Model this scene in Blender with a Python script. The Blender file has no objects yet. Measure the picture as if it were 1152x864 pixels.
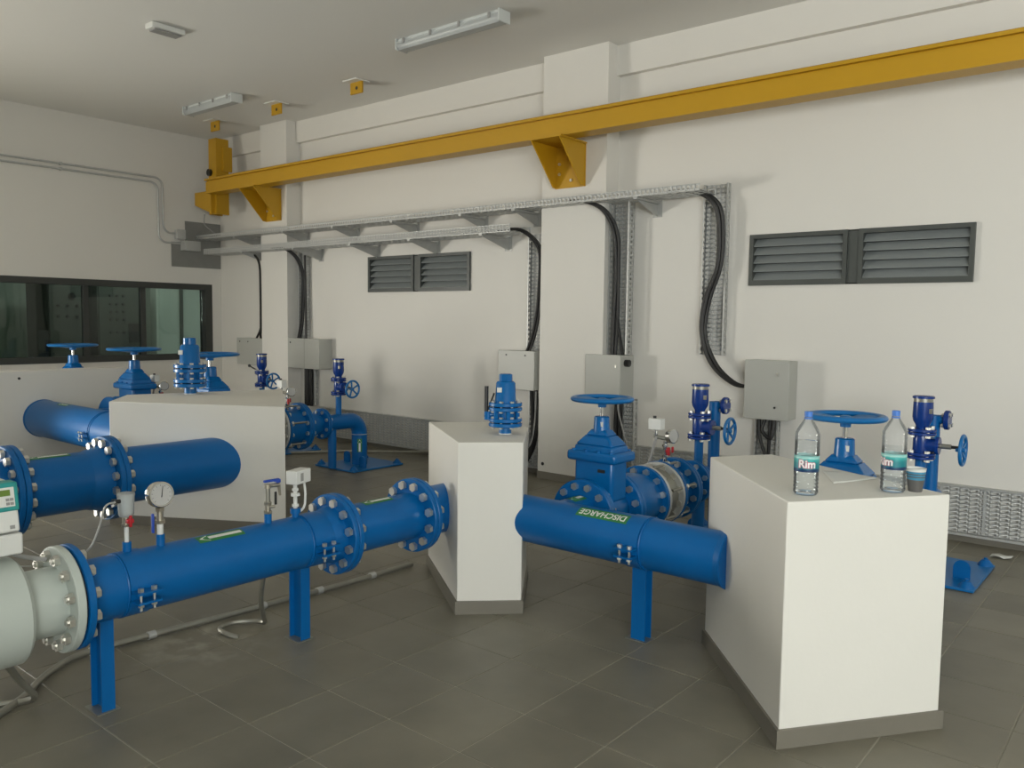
import bpy, bmesh, math, random
from mathutils import Vector, Matrix, Quaternion
random.seed(7)
SC = bpy.context.scene
COL = SC.collection
PI = math.pi

# ------------------------------------------------------------------ camera
cd = bpy.data.cameras.new('camera')
cam = bpy.data.objects.new('camera', cd); COL.objects.link(cam)
cd.sensor_width = 36.0
cd.lens = 924.22/1152*36.0
cd.clip_end = 200
right = Vector((0.7714, 0.6362, 0.0130)); fwd = Vector((-0.6335, 0.7698, -0.0775)).normalized()
right = (right - fwd*right.dot(fwd)).normalized(); up = right.cross(fwd)
cam.matrix_world = Matrix(((right.x, up.x, -fwd.x, 0), (right.y, up.y, -fwd.y, 0), (right.z, up.z, -fwd.z, 1.653), (0, 0, 0, 1)))
SC.camera = cam

# ------------------------------------------------------------------ world, lights, exposure
w = bpy.data.worlds.new('sky'); SC.world = w; w.use_nodes = True
bg = w.node_tree.nodes['Background']
bg.inputs[0].default_value = (0.86, 0.93, 1.0, 1); bg.inputs[1].default_value = 0.9

def area(name, loc, direction, sx, sy, energy, color):
    l = bpy.data.lights.new(name, 'AREA'); l.shape = 'RECTANGLE'; l.size = sx; l.size_y = sy
    l.energy = energy; l.color = color
    o = bpy.data.objects.new(name, l); COL.objects.link(o); o.location = loc
    o.rotation_euler = Vector(direction).to_track_quat('-Z', 'Z').to_euler()
    return o
# daylight coming in through the roller door behind the camera and through the side door
area('daylight_roller_door', (4.2, -3.35, 2.3), (-0.1, 1, 0.65), 3.9, 2.0, 540, (0.97, 1.0, 0.985))
area('daylight_side_door', (-11.8, -0.7, 1.2), (1, 0.45, -0.7), 1.8, 1.7, 430, (1.0, 0.965, 0.88))
area('control_room_fill', (-12.5, 5.9, 2.85), (-0.25, 0.1, -1), 0.5, 1.6, 12, (0.95, 1.0, 0.95))  # added fill without a fixture, brightens the cabinets behind the window
SC.view_settings.view_transform = 'Standard'
SC.view_settings.look = 'None'
SC.view_settings.exposure = 0.0
SC.view_settings.gamma = 1.0
SC.view_settings.use_curve_mapping = False

# ------------------------------------------------------------------ materials
MATS = {}
def mat(name, color, rough=0.5, metal=0.0, var=0.06, scale=6.0, bump=0.0, bscale=60.0, coat=0.0, spec=0.5):
    if name in MATS: return MATS[name]
    m = bpy.data.materials.new(name); m.use_nodes = True; nt = m.node_tree
    b = nt.nodes['Principled BSDF']
    b.inputs['Roughness'].default_value = rough; b.inputs['Metallic'].default_value = metal
    b.inputs['Specular IOR Level'].default_value = spec
    if coat: b.inputs['Coat Weight'].default_value = coat; b.inputs['Coat Roughness'].default_value = 0.15
    tc = nt.nodes.new('ShaderNodeTexCoord')
    n = nt.nodes.new('ShaderNodeTexNoise'); n.inputs['Scale'].default_value = scale; n.inputs['Detail'].default_value = 4
    nt.links.new(tc.outputs['Object'], n.inputs['Vector'])
    r = nt.nodes.new('ShaderNodeMixRGB'); r.blend_type = 'MIX'
    c = Vector(color)
    r.inputs[1].default_value = (*(c*(1-var)), 1); r.inputs[2].default_value = (*(c*(1+var)), 1)
    nt.links.new(n.outputs['Fac'], r.inputs[0]); nt.links.new(r.outputs[0], b.inputs['Base Color'])
    if bump:
        n2 = nt.nodes.new('ShaderNodeTexNoise'); n2.inputs['Scale'].default_value = bscale
        nt.links.new(tc.outputs['Object'], n2.inputs['Vector'])
        bp = nt.nodes.new('ShaderNodeBump'); bp.inputs['Strength'].default_value = bump; bp.inputs['Distance'].default_value = 0.004
        nt.links.new(n2.outputs['Fac'], bp.inputs['Height']); nt.links.new(bp.outputs[0], b.inputs['Normal'])
    MATS[name] = m
    return m

WALL = mat('wall_paint', (0.76, 0.742, 0.695), 0.75, var=0.02, scale=1.2, bump=0.12, bscale=35)
CEIL = mat('ceiling_paint', (0.76, 0.756, 0.725), 0.85, var=0.015, scale=0.8)
PEDM = mat('pedestal_paint', (0.77, 0.755, 0.70), 0.7, var=0.02, scale=2.0, bump=0.15, bscale=28)
SKIRT = mat('skirting_tile', (0.185, 0.172, 0.140), 0.5, var=0.1, scale=5)
GROUT = mat('grout', (0.42, 0.40, 0.33), 0.85, var=0.15, scale=8)
CEMENT = mat('cement_patch', (0.25, 0.25, 0.235), 0.9, var=0.12, scale=7)
BLUE = mat('pipe_blue', (0.001, 0.116, 0.36), 0.36, spec=0.32, var=0.08, scale=5, bump=0.05, bscale=40)
VBLUE = mat('valve_blue', (0.0015, 0.125, 0.38), 0.26, spec=0.4, var=0.06, scale=8, bump=0.08, bscale=90)
NAVY = mat('air_valve_navy', (0.006, 0.040, 0.225), 0.25, var=0.05)
LBLUE = mat('bright_blue', (0.004, 0.145, 0.41), 0.3, var=0.05)
ZINC = mat('zinc_bolt', (0.70, 0.69, 0.64), 0.30, 0.85, var=0.12, scale=30)
GALV = mat('galvanized_sheet', (0.56, 0.57, 0.56), 0.48, 0.5, var=0.10, scale=18)
GALVD = mat('galvanized_bracket', (0.46, 0.465, 0.45), 0.5, 0.4, var=0.12, scale=18)
STEEL = mat('bare_steel', (0.34, 0.335, 0.29), 0.42, 0.75, var=0.2, scale=14)
CHROME = mat('polished_steel', (0.6, 0.6, 0.58), 0.15, 1.0, var=0.03)
BRASSN = mat('nickel_brass', (0.52, 0.48, 0.40), 0.3, 0.9, var=0.08)
YEL = mat('crane_yellow', (0.54, 0.30, 0.010), 0.42, var=0.05, scale=3)
YELD = mat('rail_yellow', (0.43, 0.235, 0.008), 0.5, var=0.08)
BOXG = mat('box_grey', (0.46, 0.465, 0.43), 0.42, var=0.02)
METERG = mat('meter_grey', (0.50, 0.55, 0.51), 0.4, var=0.03)
TEAL = mat('teal_plastic', (0.02, 0.30, 0.285), 0.4, var=0.03)
WHITEP = mat('white_plastic', (0.72, 0.73, 0.70), 0.4, var=0.02)
GREYP = mat('grey_plastic', (0.30, 0.30, 0.29), 0.5, var=0.03)
BLACK = mat('black_rubber', (0.012, 0.012, 0.012), 0.5, var=0.1)
BLACKP = mat('black_plastic', (0.02, 0.02, 0.02), 0.4, var=0.1)
LOUVF = mat('louvre_frame', (0.075, 0.083, 0.078), 0.42, var=0.05)
DARKF = mat('dark_aluminium', (0.042, 0.046, 0.042), 0.42, var=0.05)
SLAT = mat('louvre_slat', (0.27, 0.295, 0.295), 0.42, var=0.05)
RED = mat('red_handle', (0.42, 0.012, 0.02), 0.4, var=0.05)
HBLUE = mat('handle_blue', (0.02, 0.07, 0.42), 0.4, var=0.05)
GREEN = mat('sticker_green', (0.03, 0.20, 0.055), 0.5, var=0.04)
PAPERW = mat('sticker_white', (0.75, 0.76, 0.72), 0.6, var=0.02)
LCD = mat('lcd_green', (0.13, 0.22, 0.03), 0.3, var=0.05)
CABG = mat('cabinet_dark_grey', (0.105, 0.112, 0.10), 0.6, var=0.05)
CABL = mat('control_wall', (0.72, 0.75, 0.69), 0.8, var=0.04)  # pale tone partly stands in for a door reflection in the window
LAMPW = mat('lamp_white', (0.66, 0.69, 0.68), 0.35, var=0.02)
CUPG = mat('cup_grey', (0.105, 0.10, 0.095), 0.6, var=0.1)
CUPB = mat('cup_blue', (0.05, 0.25, 0.40), 0.5, var=0.1)
CAPB = mat('cap_blue', (0.06, 0.20, 0.62), 0.4, var=0.03)
DIAL = mat('dial_white', (0.46, 0.46, 0.45), 0.3, var=0.02)
HOSE = mat('clear_hose', (0.36, 0.36, 0.33), 0.3, var=0.03)
CONC = mat('outside_concrete', (0.45, 0.43, 0.38), 0.9, var=0.1, scale=2)

def glassy(name, tint, ior=1.45, rough=0.02, milky=0.0):
    m = bpy.data.materials.new(name); m.use_nodes = True; nt = m.node_tree
    nt.nodes.remove(nt.nodes['Principled BSDF'])
    out = nt.nodes['Material Output']
    t = nt.nodes.new('ShaderNodeBsdfTransparent'); t.inputs[0].default_value = (*tint, 1)
    g = nt.nodes.new('ShaderNodeBsdfGlossy'); g.inputs['Roughness'].default_value = rough
    fr = nt.nodes.new('ShaderNodeFresnel'); fr.inputs[0].default_value = ior
    mx = nt.nodes.new('ShaderNodeMixShader')
    nt.links.new(fr.outputs[0], mx.inputs[0]); nt.links.new(t.outputs[0], mx.inputs[1]); nt.links.new(g.outputs[0], mx.inputs[2])
    if milky:
        d = nt.nodes.new('ShaderNodeBsdfDiffuse'); d.inputs[0].default_value = (0.8, 0.83, 0.83, 1)
        m2 = nt.nodes.new('ShaderNodeMixShader'); m2.inputs[0].default_value = milky
        nt.links.new(mx.outputs[0], m2.inputs[1]); nt.links.new(d.outputs[0], m2.inputs[2]); mx = m2
    nt.links.new(mx.outputs[0], out.inputs[0])
    return m
GLASS = glassy('window_glass', (0.62, 0.70, 0.65), ior=1.5)
PET = glassy('bottle_plastic', (0.99, 0.996, 0.998), ior=1.30, rough=0.06, milky=0.11)
PETB = glassy('bottle_base_plastic', (0.45, 0.66, 0.92), ior=1.6, milky=0.1)
DIFF = glassy('lamp_diffuser', (0.9, 0.93, 0.93), ior=1.3, rough=0.3, milky=0.45)
CLEARP = glassy('clear_plastic', (0.9, 0.92, 0.91), ior=1.5, rough=0.15, milky=0.32)
WATER = glassy('water', (0.965, 0.985, 0.99), ior=1.18)
def tile_mat():
    m = bpy.data.materials.new('floor_tile'); m.use_nodes = True; nt = m.node_tree
    b = nt.nodes['Principled BSDF']; b.inputs['Roughness'].default_value = 0.42
    tc = nt.nodes.new('ShaderNodeNewGeometry')
    n = nt.nodes.new('ShaderNodeTexNoise'); n.inputs['Scale'].default_value = 3.0; n.inputs['Detail'].default_value = 8
    nt.links.new(tc.outputs['Position'], n.inputs['Vector'])
    ramp = nt.nodes.new('ShaderNodeValToRGB')
    ramp.color_ramp.elements[0].position = 0.3; ramp.color_ramp.elements[0].color = (0.165, 0.153, 0.117, 1)
    ramp.color_ramp.elements[1].position = 0.75; ramp.color_ramp.elements[1].color = (0.225, 0.208, 0.158, 1)
    nt.links.new(n.outputs['Fac'], ramp.inputs[0])
    oi = nt.nodes.new('ShaderNodeObjectInfo')
    mr = nt.nodes.new('ShaderNodeMapRange'); mr.inputs[3].default_value = 0.92; mr.inputs[4].default_value = 1.07
    nt.links.new(oi.outputs['Random'], mr.inputs[0])
    mul = nt.nodes.new('ShaderNodeVectorMath'); mul.operation = 'SCALE'
    nt.links.new(ramp.outputs[0], mul.inputs[0]); nt.links.new(mr.outputs[0], mul.inputs['Scale'])
    # pale cement smear round the foot of the conduit loop
    ds = nt.nodes.new('ShaderNodeVectorMath'); ds.operation = 'DISTANCE'; ds.inputs[1].default_value = (-3.80, 2.15, 0)
    nt.links.new(tc.outputs['Position'], ds.inputs[0])
    f1 = nt.nodes.new('ShaderNodeMapRange'); f1.inputs[1].default_value = 0.05; f1.inputs[2].default_value = 0.42; f1.inputs[3].default_value = 1.0; f1.inputs[4].default_value = 0.0
    nt.links.new(ds.outputs['Value'], f1.inputs[0])
    n3 = nt.nodes.new('ShaderNodeTexNoise'); n3.inputs['Scale'].default_value = 7; n3.inputs['Detail'].default_value = 6
    nt.links.new(tc.outputs['Position'], n3.inputs['Vector'])
    f2 = nt.nodes.new('ShaderNodeMapRange'); f2.inputs[1].default_value = 0.48; f2.inputs[2].default_value = 0.68
    nt.links.new(n3.outputs['Fac'], f2.inputs[0])
    mm = nt.nodes.new('ShaderNodeMath'); mm.operation = 'MULTIPLY'; nt.links.new(f1.outputs[0], mm.inputs[0]); nt.links.new(f2.outputs[0], mm.inputs[1])
    sm_ = nt.nodes.new('ShaderNodeMixRGB'); sm_.inputs[2].default_value = (0.40, 0.38, 0.31, 1)
    nt.links.new(mm.outputs[0], sm_.inputs[0]); nt.links.new(mul.outputs[0], sm_.inputs[1])
    nt.links.new(sm_.outputs[0], b.inputs['Base Color'])
    n2 = nt.nodes.new('ShaderNodeTexNoise'); n2.inputs['Scale'].default_value = 45; n2.inputs['Detail'].default_value = 5
    nt.links.new(tc.outputs['Position'], n2.inputs['Vector'])
    bp = nt.nodes.new('ShaderNodeBump'); bp.inputs['Strength'].default_value = 0.12; bp.inputs['Distance'].default_value = 0.003
    nt.links.new(n2.outputs['Fac'], bp.inputs['Height']); nt.links.new(bp.outputs[0], b.inputs['Normal'])
    return m
TILE = tile_mat()
def label_mat():
    m = bpy.data.materials.new('bottle_label'); m.use_nodes = True; nt = m.node_tree
    b = nt.nodes['Principled BSDF']; b.inputs['Roughness'].default_value = 0.35
    tc = nt.nodes.new('ShaderNodeTexCoord'); sp = nt.nodes.new('ShaderNodeSeparateXYZ')
    nt.links.new(tc.outputs['Generated'], sp.inputs[0])
    n = nt.nodes.new('ShaderNodeTexNoise'); n.inputs['Scale'].default_value = 5
    nt.links.new(tc.outputs['Generated'], n.inputs['Vector'])
    ad = nt.nodes.new('ShaderNodeMath'); ad.operation = 'MULTIPLY_ADD'; ad.inputs[1].default_value = 0.18; 
    nt.links.new(n.outputs['Fac'], ad.inputs[0]); nt.links.new(sp.outputs[2], ad.inputs[2])
    r = nt.nodes.new('ShaderNodeValToRGB'); e = r.color_ramp.elements
    e[0].position = 0.0; e[0].color = (0.006, 0.03, 0.10, 1)
    e[1].position = 1.0; e[1].color = (0.25, 0.55, 0.52, 1)
    for p, c in ((0.24, (0.006, 0.04, 0.12, 1)), (0.30, (0.01, 0.20, 0.24, 1)), (0.62, (0.015, 0.22, 0.25, 1)), (0.86, (0.05, 0.42, 0.40, 1)), (0.97, (0.45, 0.72, 0.68, 1))):
        x = e.new(p); x.color = c
    nt.links.new(ad.outputs[0], r.inputs[0]); nt.links.new(r.outputs[0], b.inputs['Base Color'])
    return m
LABELM = label_mat()
TEXTW = mat('text_white', (0.85, 0.82, 0.82), 0.4, var=0.01)
TEXTP = mat('text_pink', (0.55, 0.12, 0.18), 0.4, var=0.01)

# ------------------------------------------------------------------ mesh helpers
def frame(axis):
    a = Vector(axis).normalized()
    h = Vector((0, 0, 1)) if abs(a.z) < 0.9 else Vector((1, 0, 0))
    u = h.cross(a).normalized(); v = a.cross(u)
    return a, u, v            # v points "up" for horizontal axes

class MB:
    def __init__(s): s.v = []; s.f = []; s.flat = []
    def add(s, vs, fs):
        o = len(s.v); s.v += [Vector(p) for p in vs]; s.f += [tuple(i+o for i in f) for f in fs]; return s
    def box(s, a, b, M=None):
        (x0, y0, z0), (x1, y1, z1) = a, b
        vs = [(x0,y0,z0),(x1,y0,z0),(x1,y1,z0),(x0,y1,z0),(x0,y0,z1),(x1,y0,z1),(x1,y1,z1),(x0,y1,z1)]
        if M: vs = [M @ Vector(p) for p in vs]
        return s.add(vs, [(0,3,2,1),(4,5,6,7),(0,1,5,4),(1,2,6,5),(2,3,7,6),(3,0,4,7)])
    def cbox(s, c, d, M=None):
        return s.box([c[i]-d[i]/2 for i in range(3)], [c[i]+d[i]/2 for i in range(3)], M)
    def frustum(s, c0, d0, c1, d1):     # rectangle at z c0[2] to rectangle at z c1[2]
        vs = []
        for c, d in ((c0, d0), (c1, d1)):
            for sx, sy in ((-1,-1),(1,-1),(1,1),(-1,1)): vs.append((c[0]+sx*d[0]/2, c[1]+sy*d[1]/2, c[2]))
        return s.add(vs, [(0,3,2,1),(4,5,6,7),(0,1,5,4),(1,2,6,5),(2,3,7,6),(3,0,4,7)])
    def lathe(s, o, axis, prof, n=32, ph=0.0, caps=True):
        a, u, v = frame(axis); o = Vector(o); rings = []; vs = []; fs = []
        for (t, r) in prof:
            k = len(vs)
            if r < 1e-6: vs.append(o+a*t); rings.append((k, 1))
            else:
                for i in range(n):
                    th = 2*PI*i/n+ph; vs.append(o+a*t+(u*math.cos(th)+v*math.sin(th))*r)
                rings.append((k, n))
        for (k0, n0), (k1, n1) in zip(rings, rings[1:]):
            for i in range(n):
                j = (i+1) % n
                if n0 > 1 and n1 > 1: fs.append((k0+i, k0+j, k1+j, k1+i))
                elif n0 == 1 and n1 > 1: fs.append((k0, k1+j, k1+i))
                elif n1 == 1 and n0 > 1: fs.append((k0+i, k0+j, k1))
        if caps:
            if rings[0][1] > 1: fs.append(tuple(rings[0][0]+i for i in reversed(range(n))))
            if rings[-1][1] > 1: fs.append(tuple(rings[-1][0]+i for i in range(n)))
        return s.add(vs, fs)
    def cyl(s, p0, p1, r, n=16, r1=None):
        p0 = Vector(p0); p1 = Vector(p1)
        return s.lathe(p0, p1-p0, [(0, r), ((p1-p0).length, r if r1 is None else r1)], n)
    def tube(s, pts, r, n=10, caps=True):
        pts = [Vector(p) for p in pts]; vs = []; fs = []
        tan = []
        for i in range(len(pts)):
            d = pts[min(i+1, len(pts)-1)]-pts[max(i-1, 0)]; tan.append(d.normalized())
        a, u, v = frame(tan[0])
        for i, p in enumerate(pts):
            if i:
                q = tan[i-1].rotation_difference(tan[i]); u = q @ u
            u = (u-tan[i]*u.dot(tan[i])).normalized(); v = tan[i].cross(u)
            for k in range(n):
                th = 2*PI*k/n; vs.append(p+(u*math.cos(th)+v*math.sin(th))*r)
        for i in range(len(pts)-1):
            for k in range(n):
                j = (k+1) % n; fs.append((i*n+k, i*n+j, (i+1)*n+j, (i+1)*n+k))
        if caps:
            fs.append(tuple(reversed(range(n)))); fs.append(tuple((len(pts)-1)*n+k for k in range(n)))
        return s.add(vs, fs)
    def torus(s, c, axis, R, r, n=40, m=10, rz=1.0):
        a, u, v = frame(axis); c = Vector(c); vs = []; fs = []
        for i in range(n):
            th = 2*PI*i/n; d = u*math.cos(th)+v*math.sin(th)
            for k in range(m):
                ph = 2*PI*k/m; vs.append(c+d*(R+r*math.cos(ph))+a*(r*rz*math.sin(ph)))
        for i in range(n):
            for k in range(m):
                i2 = (i+1) % n; k2 = (k+1) % m
                fs.append((i*m+k, i2*m+k, i2*m+k2, i*m+k2))
        return s.add(vs, fs)
    def prism(s, poly, z0, z1):
        n = len(poly)
        vs = [(x, y, z0) for x, y in poly]+[(x, y, z1) for x, y in poly]
        fs = [tuple(reversed(range(n))), tuple(range(n, 2*n))]+[(i, (i+1) % n, n+(i+1) % n, n+i) for i in range(n)]
        return s.add(vs, fs)
    def extr(s, poly, d):        # poly: list of 3d points, extruded by d
        n = len(poly); d = Vector(d)
        vs = [Vector(p) for p in poly]; vs += [p+d for p in vs]
        fs = [tuple(reversed(range(n))), tuple(range(n, 2*n))]+[(i, (i+1) % n, n+(i+1) % n, n+i) for i in range(n)]
        return s.add(vs, fs)
    def hexnut(s, c, axis, r, h):
        a = Vector(axis).normalized(); return s.lathe(Vector(c)-a*h/2, axis, [(0, r), (h, r)], 6)
    def slots(s, o, U, V, W, H, nu, nv, fu, fv, stag=False):
        o = Vector(o); U = Vector(U); V = Vector(V); cw = W/nu; ch = H/nv
        for j in range(nv):
            for i in range(nu):
                b = o+U*(i*cw)+V*(j*ch); mu = cw*(1-fu)/2; mv = ch*(1-fv)/2
                q = [b, b+U*cw, b+U*cw+V*ch, b+V*ch]
                h = [b+U*mu+V*mv, b+U*(cw-mu)+V*mv, b+U*(cw-mu)+V*(ch-mv), b+U*mu+V*(ch-mv)]
                s.add(q+h, [(0,1,5,4),(1,2,6,5),(2,3,7,6),(3,0,4,7)])
        return s

LOC = {}
def root_loc(o):
    while o.parent is not None: o = o.parent
    return LOC.get(o.name, Vector((0, 0, 0)))
def mesh_of(mb, name, m, off=Vector((0, 0, 0)), smooth=True, angle=38):
    me = bpy.data.meshes.new(name)
    me.from_pydata([p-off for p in mb.v], [], mb.f); me.update()
    bm = bmesh.new(); bm.from_mesh(me); bmesh.ops.recalc_face_normals(bm, faces=bm.faces[:]); bm.to_mesh(me); bm.free()
    if smooth:
        me.polygons.foreach_set('use_smooth', [True]*len(me.polygons))
        me.set_sharp_from_angle(angle=math.radians(angle))
    me.materials.append(m)
    return me
def part(mb, name, m, parent, bevel=0, solid=0, label=None, kind=None, smooth=True):
    off = root_loc(parent)
    me = mesh_of(mb, name, m, off, smooth)
    o = bpy.data.objects.new(name, me); COL.objects.link(o); o.parent = parent
    if bevel:
        b = o.modifiers.new('bevel', 'BEVEL'); b.width = bevel; b.segments = 2; b.limit_method = 'ANGLE'; b.angle_limit = math.radians(50)
    if solid:
        b = o.modifiers.new('sheet', 'SOLIDIFY'); b.thickness = solid
    if label: o['label'] = label
    if kind: o['kind'] = kind
    return o
def thing(name, label, cat, loc, group=None):
    o = bpy.data.objects.new(name, None); COL.objects.link(o); o.empty_display_size = 0.1
    o.location = loc; o['label'] = label; o['category'] = cat
    if group: o['group'] = group
    LOC[o.name] = Vector(loc)
    return o
def solo(mb, name, m, label, cat, loc, group=None, bevel=0, kind=None):
    me = mesh_of(mb, name, m, Vector(loc))
    o = bpy.data.objects.new(name, me); COL.objects.link(o); o.location = loc
    if label: o['label'] = label
    if cat: o['category'] = cat
    if group: o['group'] = group
    if kind: o['kind'] = kind
    if bevel:
        b = o.modifiers.new('bevel', 'BEVEL'); b.width = bevel; b.segments = 2; b.limit_method = 'ANGLE'; b.angle_limit = math.radians(50)
    LOC[o.name] = Vector(loc)
    return o
def struct(mb, name, m, label, bevel=0):
    o = solo(mb, name, m, label, None, (0, 0, 0), kind='structure', bevel=bevel); return o
def copy_tree(o, parent=None):
    c = o.copy(); COL.objects.link(c)
    if parent is not None: c.parent = parent
    for ch in list(o.children): copy_tree(ch, c)
    return c
def smooth_path(pts, k=8):
    P = [Vector(p) for p in pts]; P = [P[0]*2-P[1]]+P+[P[-1]*2-P[-2]]; out = []
    for i in range(1, len(P)-2):
        for j in range(k):
            t = j/k; a, b, c, d = P[i-1], P[i], P[i+1], P[i+2]
            out.append(0.5*((2*b)+(c-a)*t+(2*a-5*b+4*c-d)*t*t+(3*b-a-3*c+d)*t**3))
    out.append(P[-2]); return out
def arc_pts(c, u, v, r, a0, a1, n=8):
    c = Vector(c); u = Vector(u); v = Vector(v)
    return [c+(u*math.cos(a0+(a1-a0)*i/n)+v*math.sin(a0+(a1-a0)*i/n))*r for i in range(n+1)]

BOLT = {}
def bolt_mesh(L, r, tail):
    key = (round(L, 4), round(r, 4), round(tail, 4))
    if key not in BOLT:
        b = MB()
        b.cyl((0, 0, -L/2-tail), (0, 0, L/2+tail*0.4), r, 8)
        for sg in (-1, 1):
            b.hexnut((0, 0, sg*(L/2+r*0.85)), (0, 0, 1), r*1.85, r*1.7)
        BOLT[key] = mesh_of(b, 'bolt', ZINC)
    return BOLT[key]
def bolts(parent, c, axis, R, n, L, r=0.011, tail=0.018, ph=None, name='bolt'):
    a, u, v = frame(axis); off = root_loc(parent); me = bolt_mesh(L, r, tail)
    q = Vector((0, 0, 1)).rotation_difference(a)
    ph = PI/n if ph is None else ph
    for i in range(n):
        th = 2*PI*i/n+ph
        o = bpy.data.objects.new(name, me); COL.objects.link(o); o.parent = parent
        o.location = Vector(c)+(u*math.cos(th)+v*math.sin(th))*R-off
        o.rotation_mode = 'QUATERNION'; o.rotation_quaternion = q
def bolts_joined(mb, c, axis, R, n, L, r, tail=0.008, ph=None):
    a, u, v = frame(axis); ph = PI/n if ph is None else ph
    for i in range(n):
        th = 2*PI*i/n+ph; p = Vector(c)+(u*math.cos(th)+v*math.sin(th))*R
        mb.cyl(p-a*(L/2+tail), p+a*(L/2+tail), r*0.7, 6)
        for sg in (-1, 1): mb.hexnut(p+a*sg*(L/2+r*0.5), a, r*1.4, r*1.2)
    return mb

def text_mesh(txt, size, bold=0.0, extrude=0.0):
    c = bpy.data.curves.new('text', 'FONT'); c.body = txt; c.size = size; c.align_x = 'CENTER'; c.align_y = 'CENTER'; c.offset = bold; c.extrude = extrude
    o = bpy.data.objects.new('text', c); COL.objects.link(o)
    dg = bpy.context.evaluated_depsgraph_get()
    me = bpy.data.meshes.new_from_object(o.evaluated_get(dg))
    bm = bmesh.new(); bm.from_mesh(me); bmesh.ops.triangulate(bm, faces=bm.faces[:])
    bmesh.ops.subdivide_edges(bm, edges=[e for e in bm.edges if e.calc_length() > size*.12], cuts=2, use_grid_fill=True)
    bm.to_mesh(me); bm.free()
    vs = [v.co.copy() for v in me.vertices]; fs = [tuple(p.vertices) for p in me.polygons]
    bpy.data.objects.remove(o); bpy.data.curves.remove(c); bpy.data.meshes.remove(me)
    return vs, fs
def wrap_on(o, axis, up, r, u, v):
    """point at axial distance u and arc length v round a cylinder, v = 0 in direction `up`"""
    a = Vector(axis); n = Vector(up); s = a.cross(n)
    th = v/r
    return Vector(o)+a*u+(n*math.cos(th)+s*math.sin(th))*r
def decal(o, axis, up, r, u0, u1, v0, v1, n=8):
    mb = MB(); vs = []; fs = []
    for i in range(n+1):
        v = v0+(v1-v0)*i/n
        vs += [wrap_on(o, axis, up, r, u0, v), wrap_on(o, axis, up, r, u1, v)]
    for i in range(n): fs.append((2*i, 2*i+1, 2*i+3, 2*i+2))
    return mb.add(vs, fs)
def decal_poly(o, axis, up, r, polys):
    mb = MB()
    for poly in polys: mb.add([wrap_on(o, axis, up, r, u, v) for u, v in poly], [tuple(range(len(poly)))])
    return mb
def arrow_polys(L, W, sgn=1):
    h = W*0.9
    return [[(-L/2*sgn, -W*0.22), (sgn*(L/2-h), -W*0.22), (sgn*(L/2-h), W*0.22), (-L/2*sgn, W*0.22)],
            [(sgn*(L/2-h), -W/2), (sgn*L/2, 0), (sgn*(L/2-h), W/2)]]
def sticker(parent, o, axis, up, r, L, W, sgn=1, v0=0.0, u0=0.0, extra=0.0):
    g = part(decal(o, axis, up, r+0.0012, u0-L/2, u0+L/2, v0-W/2, v0+W/2), 'sticker', GREEN, parent, label='green sticker with a white arrow')
    polys = [[(u+u0, v+v0) for u, v in p] for p in arrow_polys(L*0.92, W*0.85, sgn)]
    part(decal_poly(o, axis, up, r+0.0022, polys), 'arrow', PAPERW, g)

def grid_wall(mb, axis, p0, p1, us, zs, holes):
    """wall slab between p0 and p1 along `axis` (0 = x, 1 = y), spanning the other axis over us and z over zs, leaving hole cells out"""
    for i in range(len(us)-1):
        for j in range(len(zs)-1):
            cu = (us[i]+us[i+1])/2; cz = (zs[j]+zs[j+1])/2
            if any(h[0] < cu < h[1] and h[2] < cz < h[3] for h in holes): continue
            if axis == 0: mb.box((p0, us[i], zs[j]), (p1, us[i+1], zs[j+1]))
            else: mb.box((us[i], p0, zs[j]), (us[i+1], p1, zs[j+1]))
    return mb

# ------------------------------------------------------------------ the room
XL, XR, YB, YF, ZC = -11.65, 6.4, 7.02, -3.2, 4.32
VENTS = [(-3.055, -1.285, 1.985, 2.43), (-8.17, -6.41, 1.985, 2.43)]
WIN = (3.0, 6.86, 1.0, 2.135)
SIDE_DOOR = (-2.1, 0.7, 0.0, 2.4)
ROLLER = (2.1, 6.2, 0.0, 3.4)
struct(grid_wall(MB(), 1, YB, YB+0.22, [XL-0.2, -8.17, -6.41, -3.055, -1.285, XR+0.2], [0, 1.985, 2.43, ZC], VENTS), 'wall_back', WALL, 'off-white painted wall carrying the cable trays and louvre vents')
struct(grid_wall(MB(), 0, XL-0.2, XL, [YF, SIDE_DOOR[0], SIDE_DOOR[1], WIN[0], WIN[1], YB], [0, WIN[2], WIN[3], SIDE_DOOR[3], ZC], [WIN, SIDE_DOOR]), 'wall_left', WALL, 'off-white end wall with the long dark control room window')
struct(MB().box((XR, YF, 0), (XR+0.2, YB, ZC)), 'wall_right', WALL, 'off-white right wall')
struct(grid_wall(MB(), 1, YF-0.2, YF, [XL-0.2, ROLLER[0], ROLLER[1], XR+0.2], [0, ROLLER[3], ZC], [ROLLER]), 'wall_front', WALL, 'off-white wall with the open roller door behind the camera')
struct(MB().box((XL-3.2, YF-0.2, ZC), (XR+0.2, YB+0.22, ZC+0.2)), 'ceiling', CEIL, 'plain off-white ceiling')
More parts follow.
